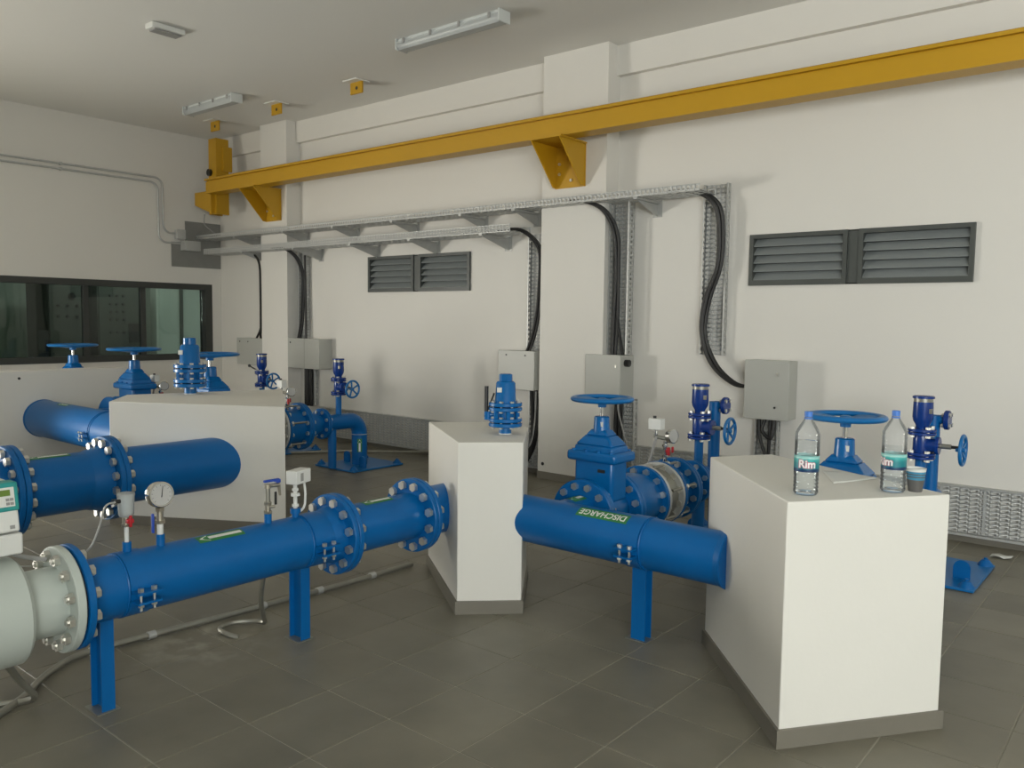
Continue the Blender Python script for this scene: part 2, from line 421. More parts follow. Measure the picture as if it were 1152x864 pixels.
# pilasters, lintel band, corner trims
PIL = [(-5.23, -4.45), (-10.23, -9.62)]
struct(MB().box((PIL[0][0], 6.80, 0), (PIL[0][1], YB, ZC)), 'trim_1', WALL, 'square off-white pilaster behind the nearer gate valve')
struct(MB().box((PIL[1][0], 6.80, 0), (PIL[1][1], YB, ZC)), 'trim_2', WALL, 'square off-white pilaster near the left corner')
struct(MB().box((PIL[0][1], 6.95, 4.035), (XR, YB, ZC)), 'trim_3', WALL, 'shallow lintel band along the top of the back wall, right bay')
struct(MB().box((PIL[1][1], 6.95, 4.035), (PIL[0][0], YB, ZC)), 'trim_4', WALL, 'shallow lintel band along the top of the back wall, middle bay')
struct(MB().box((XL, 6.95, 4.035), (PIL[1][0], YB, ZC)), 'trim_5', WALL, 'shallow lintel band along the top of the back wall, left bay')
# unpainted cement patch round the cable entry
struct(MB().box((XL, 6.44, 2.74), (XL+0.012, YB-0.005, 3.06)).box((XL, 6.22, 2.38), (XL+0.010, YB-0.005, 2.74)), 'trim_6', CEMENT, 'unpainted grey cement patch where the cable trays meet the left wall')
# skirting
def skirt(mb, pts):
    for (x0, y0), (x1, y1) in zip(pts, pts[1:]):
        d = Vector((x1-x0, y1-y0, 0)); L = d.length; d.normalize(); n = Vector((d.y, -d.x, 0))
        a = Vector((x0, y0, 0)); q = [a, a+d*L, a+d*L+n*0.012, a+n*0.012]
        mb.prism([(p.x, p.y) for p in q], 0, 0.075)
    return mb
struct(skirt(MB(), [(XL, 7.02), (PIL[1][0], 7.02), (PIL[1][0], 6.8), (PIL[1][1], 6.8), (PIL[1][1], 7.02), (PIL[0][0], 7.02), (PIL[0][0], 6.8), (PIL[0][1], 6.8), (PIL[0][1], 7.02), (XR, 7.02)]), 'baseboard_back', SKIRT, 'brown grey tile skirting at the foot of the back wall')
struct(skirt(MB(), [(XL, 0.8), (XL, 7.02)]), 'baseboard_left', SKIRT, 'brown grey tile skirting at the foot of the left wall')

# floor: grout bed with separate tiles
fl = struct(MB().box((XL-3.2, YF-0.2, -0.2), (XR+0.2, YB+0.22, -0.0035)), 'floor', GROUT, 'dark brown grey square tiled floor with pale joints')
def tile_geo(mb, x, y, h=0.1974):
    c = 0.0015
    vs = [(x-h, y-h, -0.006), (x+h, y-h, -0.006), (x+h, y+h, -0.006), (x-h, y+h, -0.006),
          (x-h, y-h, -c), (x+h, y-h, -c), (x+h, y+h, -c), (x-h, y+h, -c),
          (x-h+c, y-h+c, 0), (x+h-c, y-h+c, 0), (x+h-c, y+h-c, 0), (x-h+c, y+h-c, 0)]
    fs = [(8, 9, 10, 11)]
    for k in range(4):
        j = (k+1) % 4; fs += [(k, j, 4+j, 4+k), (4+k, 4+j, 8+j, 8+k)]
    return mb.add(vs, fs)
GX, GY = -2.068+0.2, 2.225+0.2
cells = []
for i in range(-26, 16):
    for j in range(-18, 13):
        x = GX+0.4*i; y = GY+0.4*j
        if not (XL-0.1 < x < XR+0.1 and YF-0.1 < y < YB+0.1): continue
        d = Vector((x, y, -1.653)); q = (d.dot(right), d.dot(up), d.dot(fwd))
        inview = q[2] > 0.3 and abs(q[0]/q[2]) < 0.70 and -0.56 < q[1]/q[2] < 0.5
        cells.append((not inview, q[2], x, y))
cells.sort()
tme = mesh_of(tile_geo(MB(), 0, 0), 'tile', TILE, smooth=False)
rest = MB()
for k, (nv, dpt, x, y) in enumerate(cells):
    if k < 285:
        o = bpy.data.objects.new('tile', tme); COL.objects.link(o); o.parent = fl; o.location = (x, y, random.uniform(-0.0004, 0.0004))
    else: tile_geo(rest, x, y)
part(rest, 'distant_tiles', TILE, fl, kind='stuff', smooth=False)
struct(MB().box((-30, -30, -0.25), (30, 30, -0.2)), 'trim_7', CONC, 'concrete yard outside the doors')

# ------------------------------------------------------------------ window and control room
wn = struct(MB().box((XL-0.16, WIN[0], WIN[2]), (XL+0.015, WIN[1], WIN[2]+0.085)).box((XL-0.16, WIN[0], WIN[3]-0.085), (XL+0.015, WIN[1], WIN[3]))
            .box((XL-0.16, WIN[0], WIN[2]+0.085), (XL+0.015, WIN[0]+0.06, WIN[3]-0.085)).box((XL-0.16, WIN[1]-0.11, WIN[2]+0.085), (XL+0.015, WIN[1], WIN[3]-0.085)), 'window_1', DARKF, 'long dark framed window to the control room')
mull = [5.00, 5.80]
ys = [WIN[0]+0.06]+mull+[WIN[1]-0.11]
for m_ in mull: part(MB().box((XL-0.10, m_-0.035, WIN[2]+0.085), (XL-0.03, m_+0.035, WIN[3]-0.085)), 'mullion', DARKF, wn)
for a_, b_ in zip(ys, ys[1:]): part(MB().box((XL-0.068, a_+0.02, WIN[2]+0.08), (XL-0.062, b_-0.02, WIN[3]-0.08)), 'pane', GLASS, wn)
struct(MB().box((-14.6, 2.0, 0), (-14.5, 9.0, 3.0)), 'wall_control_room', CABL, 'grey green wall at the back of the control room')
struct(MB().box((-14.5, 1.9, 0), (XL-0.2, 2.0, 3.0)).box((-14.5, 9.0, 0), (XL-0.2, 9.1, 3.0)), 'trim_8', CABL, 'side walls of the control room')
struct(MB().box((-14.6, 1.9, 3.0), (XL-0.2, 9.1, 3.05)), 'trim_9', CEIL, 'control room ceiling')
def cabinet(y0, y1, label, dots, win=None):
    t = thing('control_cabinet', label, 'cabinet', (-13.4, (y0+y1)/2, 0), 'control cabinets behind the window')
    part(MB().box((-13.8, y0, 0.0), (-13.02, y1, 2.15)), 'body', CABG, t, bevel=0.006)
    ym = (y0+y1)/2
    part(MB().box((-13.02, y0+0.02, 0.1), (-13.0, y1-0.02, 2.12)), 'door', CABG, t)
    for (dy, z, r) in dots:
        part(MB().cyl((-13.0, ym+dy, z), (-12.975, ym+dy, z), r, 10), 'knob', BLACKP, t)
    if win: part(MB().box((-13.0, ym+win[0], win[2]), (-12.99, ym+win[1], win[3])), 'screen', BLACKP, t)
cabinet(5.02, 5.60, 'dark grey control cabinet behind the left part of the long window', [(0.05, 1.93, .05)]+[(dy, z, .022) for dy in (-.15, -.02, .12, .22) for z in (1.78, 1.62)])
cabinet(5.74, 6.44, 'dark grey control cabinet with black display, second from left behind window', [(dy, z, .018) for dy in (-.16, -.06, .04) for z in (1.95, 1.82, 1.70, 1.58, 1.38)], (0.12, 0.28, 1.22, 1.52))
t = thing('white_partition', 'pale blank partition panel seen behind the right window pane', 'panel', (-13.2, 7.3, 0))
part(MB().box((-13.3, 6.72, 0), (-13.1, 8.3, 2.4)), 'board', CABL, t)
part(MB().box((-13.1, 7.12, 0), (-13.07, 7.17, 2.4)), 'edge_strip', CABG, t)

# ------------------------------------------------------------------ louvre vents
def louvre(v, label):
    x0, x1, z0, z1 = v; t = thing('louvre_vent', label, 'vent', ((x0+x1)/2, YB, z0), 'dark louvre vents in the back wall')
    xm = (x0+x1)/2; gap = 0.045
    for a, b in ((x0, xm-gap), (xm+gap, x1)):
        f = MB().box((a, YB-0.028, z0), (b, YB+0.06, z0+0.045)).box((a, YB-0.028, z1-0.035), (b, YB+0.06, z1)).box((a, YB-0.028, z0+.045), (a+0.035, YB+0.06, z1-.035)).box((b-0.035, YB-0.028, z0+.045), (b, YB+0.06, z1-.035))
        fo = part(f, 'frame', LOUVF, t)
        n = 5; h = (z1-z0-0.08)/n
        for k in range(n):
            zb = z0+0.045+h*k
            s = MB().extr([(a+0.035, YB-0.014, zb+h*0.10), (a+0.035, YB-0.010, zb+h*0.02), (a+0.035, YB+0.060, zb+h*0.92), (a+0.035, YB+0.056, zb+h*1.0)], (b-a-0.07, 0, 0))
            part(s, 'slat', SLAT, fo)
    part(MB().box((xm-gap+0.002, YB-0.012, z0+0.01), (xm+gap-0.002, YB+0.06, z1-0.012)), 'mullion', LOUVF, t)
    part(MB().box((x0, YB+0.07, z0), (x1, YB+0.09, z1)), 'back_plate', DARKF, t)  # dark sheet added so the gaps between slats read as deep shade
louvre(VENTS[0], 'wide dark grey louvre vent on the right bay above the junction box')
louvre(VENTS[1], 'dark grey louvre vent below the lower cable tray, left bay')

# ------------------------------------------------------------------ crane runway
t = thing('runway_beam', 'long yellow crane runway beam along the back wall', 'beam', (-4, 6.5, 3.4))
b = MB().box((-11.0, 6.40, 3.405), (2.5, 6.60, 3.42)).box((-11.0, 6.41, 3.42), (2.5, 6.59, 3.565))
part(b, 'web', YEL, t)
part(MB().box((-11.0, 6.385, 3.58), (2.5, 6.61, 3.605)).box((-11.0, 6.425, 3.565), (2.5, 6.575, 3.58)), 'flange', YEL, t)
part(MB().box((-11.0, 6.47, 3.605), (2.5, 6.53, 3.635)), 'rail', YELD, t)
def bracket(x0, x1, label):
    t = thing('beam_bracket', label, 'bracket', ((x0+x1)/2, 6.8, 3.0), 'yellow brackets under the runway beam')
    bp = part(MB().box((x0, 6.785, 2.98), (x1, 6.80, 3.40)), 'back_plate', YEL, t)
    for bx, bz in ((x0+.06, 3.12), (x1-.07, 3.12), (x0+.06, 3.22), ((x0+x1)/2+.02, 3.05)):
        part(MB().hexnut((bx, 6.778, bz), (0, 1, 0), 0.016, 0.016), 'bolt', ZINC, bp)
    for x in (x0+0.006, x1-0.02):
        part(MB().extr([(x, 6.36, 3.40), (x, 6.785, 3.40), (x, 6.785, 2.985), (x, 6.74, 2.985)], (0.014, 0, 0)), 'gusset', YEL, t)
    part(MB().box((x0-.01, 6.36, 3.39), (x1+.01, 6.80, 3.405)), 'top_plate', YEL, t)
bracket(-5.055, -4.69, 'yellow gusseted bracket under beam on the middle pilaster')
bracket(-10.10, -9.74, 'yellow gusseted bracket under beam on the left pilaster')
t = thing('crane_end_post', 'upright yellow steel post with end bracket in the far left corner', 'post', (-11.2, 6.68, 3.15))
part(MB().box((-11.17, 6.56, 3.13), (-11.145, 6.76, 4.21)).box((-11.145, 6.56, 3.13), (-10.97, 6.585, 4.21)).box((-10.995, 6.585, 3.13), (-10.97, 6.76, 4.21)), 'post', YEL, t)
part(MB().box((-10.97, 6.66, 3.75), (-10.94, 6.80, 4.10)), 'side_plate', YEL, t)
part(MB().extr([(-11.46, 6.50, 3.46), (-11.02, 6.50, 3.46), (-11.02, 6.50, 3.14), (-11.12, 6.50, 3.17), (-11.46, 6.50, 3.28)], (0, 0.06, 0)), 'end_bracket', YEL, t)
part(MB().cyl((-11.12, 6.56, 3.73), (-11.12, 6.52, 3.73), 0.05, 12), 'dark_hole_disc', BLACKP, t)  # black disc standing in for the dark of a hole in the post
for k, (x, y) in enumerate(((-7.42, 6.20), (-8.98, 6.22), (-10.45, 6.25))):
    t = thing('lifting_lug', ['yellow lifting lug on ceiling, nearest of three in a row', 'yellow lifting lug on ceiling, middle of three in a row', 'yellow lifting lug on ceiling right above the crane post'][k], 'lug', (x, y, ZC), 'lifting lugs on the ceiling')
    part(MB().box((x-.14, y-.10, ZC-.012), (x+.10, y+.10, ZC)), 'base_plate', WHITEP, t)
    mb = MB().extr([(x-.11, y-.01, ZC-.012), (x+.09, y-.01, ZC-.012), (x+.09, y-.01, ZC-.14), (x-.11, y-.01, ZC-.14)], (0, .02, 0))
    part(mb, 'lug_plate', YEL, t)
    part(MB().cyl((x, y-.012, ZC-.08), (x, y-.0105, ZC-.08), 0.02, 12), 'hole', BLACKP, t)

# ------------------------------------------------------------------ ceiling lamps
def batten(x0, x1, y, label):
    t = thing('fluorescent_lamp', label, 'lamp', ((x0+x1)/2, y, ZC), 'fluorescent lamps on the ceiling')
    part(MB().box((x0, y-.055, ZC-.035), (x1, y+.055, ZC)), 'body', LAMPW, t, bevel=.006)
    prof = [(-.075, -.035), (-.07, -.075), (-.045, -.105), (.045, -.105), (.07, -.075), (.075, -.035)]
    mb = MB(); vs = []; fs = []
    for x in (x0, x1): vs += [(x, y+a, ZC+c) for a, c in prof]
    for i in range(5): fs.append((i, i+1, 7+i, 6+i))
    fs += [tuple(range(6)), tuple(range(6, 12))]
    part(mb.add(vs, fs), 'diffuser', DIFF, t)
    for dy in (-.03, .03): part(MB().cyl((x0+.05, y+dy, ZC-.062), (x1-.05, y+dy, ZC-.062), .013, 12), 'tube', LAMPW, t)
    for x in (x0-.012, x1): part(MB().box((x, y-.078, ZC-.105), (x+.012, y+.078, ZC)), 'end_cap', LAMPW, t, bevel=.004)
    n = 4
    for i in range(n):
        for sg in (-1, 1):
            x = x0+(x1-x0)*(0.08+0.84*i/(n-1)); part(MB().box((x-.012, y+sg*.075-.006, ZC-.06), (x+.012, y+sg*.075+.006, ZC-.015)), 'clip', GREYP, t)
batten(-6.02, -4.74, 5.58, 'long clear covered fluorescent lamp on ceiling nearest the camera')
batten(-10.1, -9.0, 5.66, 'fluorescent lamp on ceiling beside the far lifting lug')
t = thing('emergency_light', 'small white emergency light on ceiling, left of the long lamp', 'lamp', (-7.5, 3.98, ZC))
part(MB().box((-7.57, 3.83, ZC-.05), (-7.43, 4.15, ZC)), 'housing', WHITEP, t, bevel=.008)
part(MB().box((-7.555, 3.86, ZC-.065), (-7.445, 4.12, ZC-.05)), 'lens', GREYP, t, bevel=.004)

# ------------------------------------------------------------------ cable trays on the back wall
def ladder_tray(x0, x1, yf, yb, zb, h, label, xs, ztip, rows=1):
    t = thing('cable_tray', label, 'cable tray', ((x0+x1)/2, yf, zb), 'horizontal cable trays on the back wall')
    n = int((x1-x0)/0.045)
    part(MB().slots((x0, yf, zb), (1, 0, 0), (0, 0, 1), x1-x0, h, n, rows, .5, .38), 'front_side', GALV, t, solid=.0015)
    part(MB().slots((x0, yb, zb), (1, 0, 0), (0, 0, 1), x1-x0, h, n//2, 1, .5, .4), 'rear_side', GALV, t, solid=.0015)
    part(MB().slots((x0, yf, zb), (1, 0, 0), (0, 1, 0), x1-x0, yb-yf, n//2, 4, .5, .5), 'tray_bed', GALV, t, solid=.0015)
    part(MB().box((x0, yf-.002, zb+h-.004), (x1, yf+.012, zb+h)).box((x0, yf-.003, zb-.003), (x1, yf+.006, zb+.003)), 'lip', GALV, t)
    for x in xs:
        a = part(MB().box((x-.02, yf-.01, zb-.026), (x+.02, YB, zb-.004)), 'bracket_arm', GALVD, t)
        part(MB().extr([(x-.003, yf+.01, zb-.028), (x-.003, YB-.006, zb-.028), (x-.003, YB-.006, ztip), (x-.003, YB-.02, ztip)], (.006, 0, 0)), 'gusset', GALVD, a)
        part(MB().box((x-.05, YB-.006, ztip-.01), (x+.05, YB, zb+.05)), 'wall_plate', GALVD, a)
ladder_tray(XL+.01, -3.36, 6.61, 6.93, 2.80, .06, 'upper galvanized perforated cable tray running along the back wall', [-4.0, -5.45, -6.2, -7.3, -8.4, -9.45, -10.6], 2.66)
ladder_tray(-11.35, -5.45, 6.56, 6.90, 2.565, .075, 'lower galvanized perforated cable tray beneath the long upper tray', [-5.85, -6.95, -8.0, -9.15, -10.35], 2.42, 3)

def wall_tray(x0, x1, z0, z1, label, d=.06, y=YB):
    t = thing('vertical_cable_tray', label, 'cable tray', ((x0+x1)/2, y, z0), 'vertical cable trays on the back wall')
    yb = y-.012
    part(MB().slots((x0, yb, z0), (1, 0, 0), (0, 0, 1), x1-x0, z1-z0, 5, int((z1-z0)/.04), .5, .36), 'tray_bed', GALV, t, solid=.0015)
    for x in (x0, x1):
        part(MB().slots((x, yb-d, z0), (0, 1, 0), (0, 0, 1), d, z1-z0, 1, int((z1-z0)/.05), .3, .5), 'tray_side', GALV, t, solid=.0015)
        sg = 1 if x == x0 else -1
        part(MB().box((min(x, x+sg*.012), yb-d-.002, z0), (max(x, x+sg*.012), yb-d, z1)), 'lip', GALV, t)
wall_tray(-3.49, -3.255, 1.36, 2.90, 'upright cable tray at the right end of the upper tray')
wall_tray(-4.44, -4.215, 1.33, 2.80, 'upright cable tray above the box with the rotary switch', .10, 6.97)
wall_tray(-5.52, -5.27, 1.30, 2.57, 'upright cable tray left of the middle pilaster under the lower tray')
wall_tray(-9.58, -9.40, 1.36, 2.56, 'upright cable tray beside the left pilaster above the wide box')
wall_tray(-4.32, -4.16, 0.06, 0.88, 'short cable tray below the box behind the big handwheel')
wall_tray(-5.48, -5.30, 0.06, 0.90, 'short cable tray below the box left of middle pilaster')
wall_tray(-2.93, -2.72, 0.45, 0.80, 'short cable tray below the right hand box')
wall_tray(-9.40, -9.22, 0.45, 0.94, 'short cable tray below the wide box by the left pilaster')

def floor_tray(x0, x1, label):
    t = thing('perforated_wall_duct', label, 'cable duct', ((x0+x1)/2, 7.0, 0.06), 'perforated ducts along the foot of the back wall')
    n = int((x1-x0)/.068); yb = YB-.035
    part(MB().slots((x0, yb, .075), (1, 0, 0), (0, 0, 1), x1-x0, .345, n, 11, .58, .44), 'perforated_panel', GALV, t, solid=.001)
    part(MB().box((x0, yb-.02, .425), (x1, YB-.002, .438)), 'top_lip', GALVD, t)
    part(MB().box((x0, yb-.025, .055), (x1, YB-.013, .072)), 'bottom_lip', GALV, t)
    x = x0+.3
    while x < x1-.05:
        part(MB().box((x, yb-.006, .078), (x+.022, yb-.002, .42)), 'rib', GALV, t); x += .3
floor_tray(-9.15, PIL[0][0]-.01, 'perforated metal duct along the wall foot, left of the middle pilaster')
floor_tray(PIL[0][1]+.02, 1.5, 'perforated metal duct along the wall foot, right of the middle pilaster')

# ------------------------------------------------------------------ junction boxes and cables
def jbox(x0, x1, z0, z1, y, label, feats):
    t = thing('junction_box', label, 'junction box', ((x0+x1)/2, YB, z0), 'grey junction boxes on the back wall')
    part(MB().box((x0, y+.02, z0), (x1, YB-.004, z1)), 'body', BOXG, t, bevel=.006)
    part(MB().box((x0-.004, y, z0-.004), (x1+.004, y+.019, z1+.004)), 'door', BOXG, t, bevel=.005)
    for f, x, z, r in feats:
        if f == 'screw': part(MB().cyl((x, y-.004, z), (x, y+.002, z), r, 10), 'lock', BLACKP, t)
        if f == 'latch_or_glint': part(MB().box((x-r*.5, y-.008, z-r), (x+r*.5, y+.002, z+r)), 'latch_or_glint', ZINC, t)
        if f == 'knob': part(MB().cyl((x1, y+.10, z), (x1+.045, y+.10, z), r, 16), 'rotary_switch', BLACKP, t)
    return t
jbox(-2.98, -2.59, .83, 1.335, 6.82, 'grey junction box on the right bay under the louvre vent', [('screw', -2.705, .935, .010), ('latch_or_glint', -2.69, 1.22, .016)])
jbox(-4.62, -4.22, .905, 1.325, 6.76, 'grey junction box with black rotary switch on its side', [('knob', 0, 1.25, .035), ('latch_or_glint', -4.27, 1.22, .012)])  # zinc tab at the door edge stands in for a bright glare
jbox(-5.80, -5.31, .915, 1.325, 6.81, 'grey junction box tight against the middle pilaster', [('screw', -5.69, 1.28, .010), ('screw', -5.43, 1.28, .010)])
bx = jbox(-9.62, -8.93, .965, 1.365, 6.80, 'wide grey junction box right of the left pilaster', [('screw', -9.56, 1.31, .012)])
part(MB().box((-9.25, 6.797, .97), (-9.246, 6.801, 1.36)), 'door_seam', GREYP, bx)
jbox(-10.91, -10.27, .955, 1.34, 6.82, 'grey junction box in the corner bay left of the left pilaster', [('screw', -10.83, 1.29, .012), ('screw', -10.62, 1.29, .010)])

def cables(label, base, runs, r, group='black cable bundles on the back wall', m=None):
    t = thing('cable_bundle', label, 'cable', base, group)
    for pts in runs:
        part(MB().tube(smooth_path(pts, 7), r if not isinstance(pts, tuple) else r, 8), 'cable', m or BLACK, t)
    return t
def bundle(path, n, sp, seed):
    rnd = random.Random(seed); out = []
    for i in range(n):
        a = 2*PI*i/n; o = Vector((math.cos(a), 0.5*math.sin(a), 0))*sp
        out.append([Vector(p)+o*rnd.uniform(.7, 1.2)+Vector((rnd.uniform(-1, 1), rnd.uniform(-.3, .3), 0))*sp*.25 for p in path])
    return out
cables('thick black cable bundle looping from tray end to the right hand box', (-3.3, 6.9, 1.3),
       bundle([(-3.75, 6.80, 2.84), (-3.50, 6.84, 2.83), (-3.33, 6.88, 2.70), (-3.285, 6.90, 2.45), (-3.30, 6.90, 2.15), (-3.40, 6.90, 1.85), (-3.43, 6.90, 1.55), (-3.32, 6.90, 1.28), (-3.12, 6.90, 1.12), (-2.96, 6.92, 1.09)], 4, .026, 1), .016)
cables('black cable bundle dropping into the box with rotary switch', (-4.4, 6.9, 1.3),
       bundle([(-4.80, 6.69, 2.83), (-4.58, 6.71, 2.80), (-4.42, 6.76, 2.70), (-4.345, 6.84, 2.48), (-4.34, 6.86, 2.1), (-4.35, 6.86, 1.7), (-4.36, 6.87, 1.32)], 3, .022, 2)+[[(-4.33, 6.86, 1.75), (-4.30, 6.86, 1.55), (-4.26, 6.87, 1.33)]], .015)
cables('black cable bundle from lower tray end down to the box by middle pilaster', (-5.4, 6.9, 1.3),
       bundle([(-5.75, 6.72, 2.61), (-5.50, 6.76, 2.60), (-5.36, 6.84, 2.50), (-5.315, 6.90, 2.35), (-5.32, 6.91, 2.0), (-5.34, 6.91, 1.75), (-5.40, 6.91, 1.5), (-5.47, 6.91, 1.32)], 3, .02, 3), .014)
cables('black cable bundle running down beside the left pilaster', (-9.5, 6.9, 1.36),
       bundle([(-9.85, 6.72, 2.60), (-9.62, 6.78, 2.58), (-9.48, 6.86, 2.45), (-9.43, 6.93, 2.2), (-9.44, 6.93, 1.9), (-9.48, 6.93, 1.6), (-9.53, 6.92, 1.36)], 3, .022, 4)+[[(-9.40, 6.93, 2.5), (-9.40, 6.94, 2.0), (-9.38, 6.93, 1.36)]], .015)
cables('thin black cable dropping to the corner bay junction box', (-10.4, 6.9, 1.34),
       [[(-10.60, 6.74, 2.60), (-10.40, 6.76, 2.56), (-10.275, 6.79, 2.42), (-10.262, 6.80, 2.1), (-10.262, 6.80, 1.5), (-10.30, 6.82, 1.40), (-10.38, 6.88, 1.33)], [(-10.262, 6.80, 1.5), (-10.33, 6.82, 1.43), (-10.50, 6.88, 1.33)]], .016)
cables('dark cables hanging below the box behind the big handwheel', (-4.3, 6.9, .1),
       [[(-4.30, 6.92, .91), (-4.30, 6.92, .6), (-4.26, 6.90, .25), (-4.20, 6.88, .02)], [(-4.34, 6.92, .91), (-4.35, 6.92, .55), (-4.29, 6.9, .02)]], .024)
cables('dark cables hanging below the box left of the middle pilaster', (-5.4, 6.9, .1),
       [[(-5.42, 6.92, .92), (-5.40, 6.92, .6), (-5.36, 6.86, .35), (-5.46, 6.80, .02)], [(-5.36, 6.92, .92), (-5.34, 6.92, .6), (-5.37, 6.9, .3), (-5.50, 6.84, .02)]], .022)
cables('dark cables hanging below the right hand junction box', (-2.8, 6.9, .4),
       [[(-2.88, 6.92, .83), (-2.86, 6.91, .65), (-2.78, 6.9, .45)], [(-2.82, 6.92, .83), (-2.84, 6.90, .72), (-2.76, 6.90, .66), (-2.74, 6.92, .82)], [(-2.78, 6.93, .83), (-2.79, 6.93, .45)]], .016)
cables('dark cables dropping below the wide box by the left pilaster', (-9.3, 6.9, .4),
       [[(-9.37, 6.92, .97), (-9.37, 6.92, .44)], [(-9.33, 6.92, .97), (-9.33, 6.92, .44)], [(-9.28, 6.93, .97), (-9.27, 6.93, .44)]], .026)
cables('pale grey cable curling under the box behind the big handwheel', (-4.2, 6.85, .3),
       [[(-4.10, 6.90, .9), (-4.28, 6.85, .86), (-4.22, 6.84, .6), (-4.10, 6.82, .3), (-4.02, 6.75, .02)]], .009, 'pale cables below the boxes', GREYP)
cables('pale grey cable curling under the box left of the middle pilaster', (-5.3, 6.85, .3),
       [[(-5.33, 6.88, .9), (-5.31, 6.84, .6), (-5.33, 6.80, .35), (-5.48, 6.78, .2)]], .008, 'pale cables below the boxes', GREYP)

# conduits on the left wall
t = thing('wall_conduit', 'pair of thin steel conduits bending down the left wall', 'conduit', (XL+.03, 5, 3.6))
for dz, dy, zb in ((0.035, .04, 2.86), (-.035, -.03, 2.72)):
    pts = [(XL+.03, 0.9, 3.60+dz), (XL+.03, 5.93+dy, 3.60+dz)]+[tuple(p) for p in arc_pts((XL+.03, 5.93+dy, 3.48+dz), (0, 0, 1), (0, 1, 0), .12, 0, PI/2)]
    pts += [(XL+.03, 6.05+dy, zb+.12)]+[tuple(p) for p in arc_pts((XL+.03, 6.17+dy, zb+.12), (0, -1, 0), (0, 0, -1), .12, 0, PI/2)]+[(XL+.03, 6.42, zb)]
    part(MB().tube(pts, .014, 10), 'conduit', GALV, t)
    for y in (2.2, 4.7): part(MB().box((XL, y-.012, 3.60+dz-.02), (XL+.048, y+.012, 3.60+dz+.02)), 'clamp', GALV, t)
t = thing('conduit_box', 'small grey conduit box on the cement patch at tray end', 'junction box', (XL+.02, 6.35, 2.8))
part(MB().box((XL+.012, 6.27, 2.78), (XL+.10, 6.40, 2.92)), 'body', GALV, t, bevel=.004)
part(MB().box((XL+.012, 6.36, 2.62), (XL+.16, 6.60, 2.76)), 'lower_body', GALV, t, bevel=.004)
solo(MB().tube(smooth_path([(-11.25, 6.53, 3.14), (-11.27, 6.54, 3.0), (-11.22, 6.6, 2.92), (-11.2, 6.66, 2.87)]), .008, 6), 'thin_cable', GREYP, 'thin grey cable hanging from the yellow corner post', 'cable', (-11.25, 6.53, 3.1))

# ------------------------------------------------------------------ concrete pedestals
def offset_poly(poly, d):
    n = len(poly); out = []
    for i in range(n):
        p0, p1, p2 = Vector(poly[i-1]), Vector(poly[i]), Vector(poly[(i+1) % n])
        e1 = (p1-p0).normalized(); e2 = (p2-p1).normalized(); n1 = Vector((e1.y, -e1.x)); n2 = Vector((e2.y, -e2.x))
        k = d/(1+n1.dot(n2)); out.append(p1+(n1+n2)*k)
    return [(p.x, p.y) for p in out]
def pedestal(poly, z, label):
    c = sum((Vector(p) for p in poly), Vector((0, 0)))/len(poly)
    t = thing('concrete_pedestal', label, 'pedestal', (c.x, c.y, 0), 'painted concrete pipe pedestals')
    part(MB().prism(poly, 0, z), 'block', PEDM, t, bevel=.005)
    o = offset_poly(poly, .012); n = len(poly)
    for i in range(n):
        j = (i+1) % n
        part(MB().prism([poly[i], o[i], o[j], poly[j]][::-1], 0, .075), 'skirting', SKIRT, t)
ZP = .974
P1 = [(-3.093, 3.295), (-2.832, 3.548), (-3.21, 4.07), (-3.50, 4.16), (-3.862, 3.83)]
P2 = [(-6.53, 2.95), (-5.27, 3.695), (-6.60, 4.60), (-6.99, 3.31)]
P3 = [(-1.148, 3.060), (-0.709, 3.655), (-1.647, 4.137), (-1.844, 3.833)]
P4 = [(-9.60, 2.2), (-9.60, 4.55), (-9.86, 4.55), (-9.86, 2.2)]
pedestal(P1, ZP, 'narrow white concrete pedestal in the middle with small air valve on top')
pedestal(P2, ZP, 'wide white concrete pedestal on the left that the big pipe enters')
pedestal(P3, ZP, 'white concrete pedestal in right foreground carrying the water bottles')
pedestal(P4, 1.04, 'low grey shaded concrete pedestal at far left below the window')

# ------------------------------------------------------------------ pipe runs
ZA = 0.52
def flange(mb, c, axis, r, th, n=48): return mb.lathe(Vector(c)-Vector(axis).normalized()*th/2, axis, [(0, r-.004), (.004, r), (th-.004, r), (th, r-.004)], n)
RA, FA = .132, .212
AX = -3.42
Y = (0, 1, 0); X = (1, 0, 0)
# foreground long spool
t = thing('pipe_spool', 'long blue foreground pipe spool between flow meter and mid flange', 'pipe', (AX, 2.0, ZA))
part(MB().lathe((AX, 1.375, ZA), Y, [(0, RA), (1.29, RA)], 56), 'pipe', BLUE, t)
part(MB().torus((AX, 1.55, ZA), Y, RA+.0005, .0045, 56, 6), 'weld', BLUE, t)
part(MB().torus((AX, 2.47, ZA), Y, RA+.0005, .0045, 56, 6), 'weld', BLUE, t)
part(flange(MB(), (AX, 1.375, ZA), Y, FA, .028), 'flange', BLUE, t)
part(flange(MB(), (AX, 2.682, ZA), Y, FA, .028), 'flange', BLUE, t)
part(MB().lathe((AX, 2.60, ZA), Y, [(0, RA+.001), (.045, RA+.012), (.07, RA+.016)], 48, caps=False), 'weld_neck', BLUE, t)
bolts(t, (AX, 2.698, ZA), Y, .178, 12, .066, .0125, .012)
sticker(t, (AX, 2.02, ZA), Y, Vector((.25, 0, 1)).normalized(), RA, .23, .06, -1)
for y, h in ((1.605, .045), (1.752, .05), (2.295, .048), (2.455, .035)):
    part(MB().cyl((AX, y, ZA+RA-.01), (AX, y, ZA+RA+h), .018, 14), 'socket', BLUE, t)
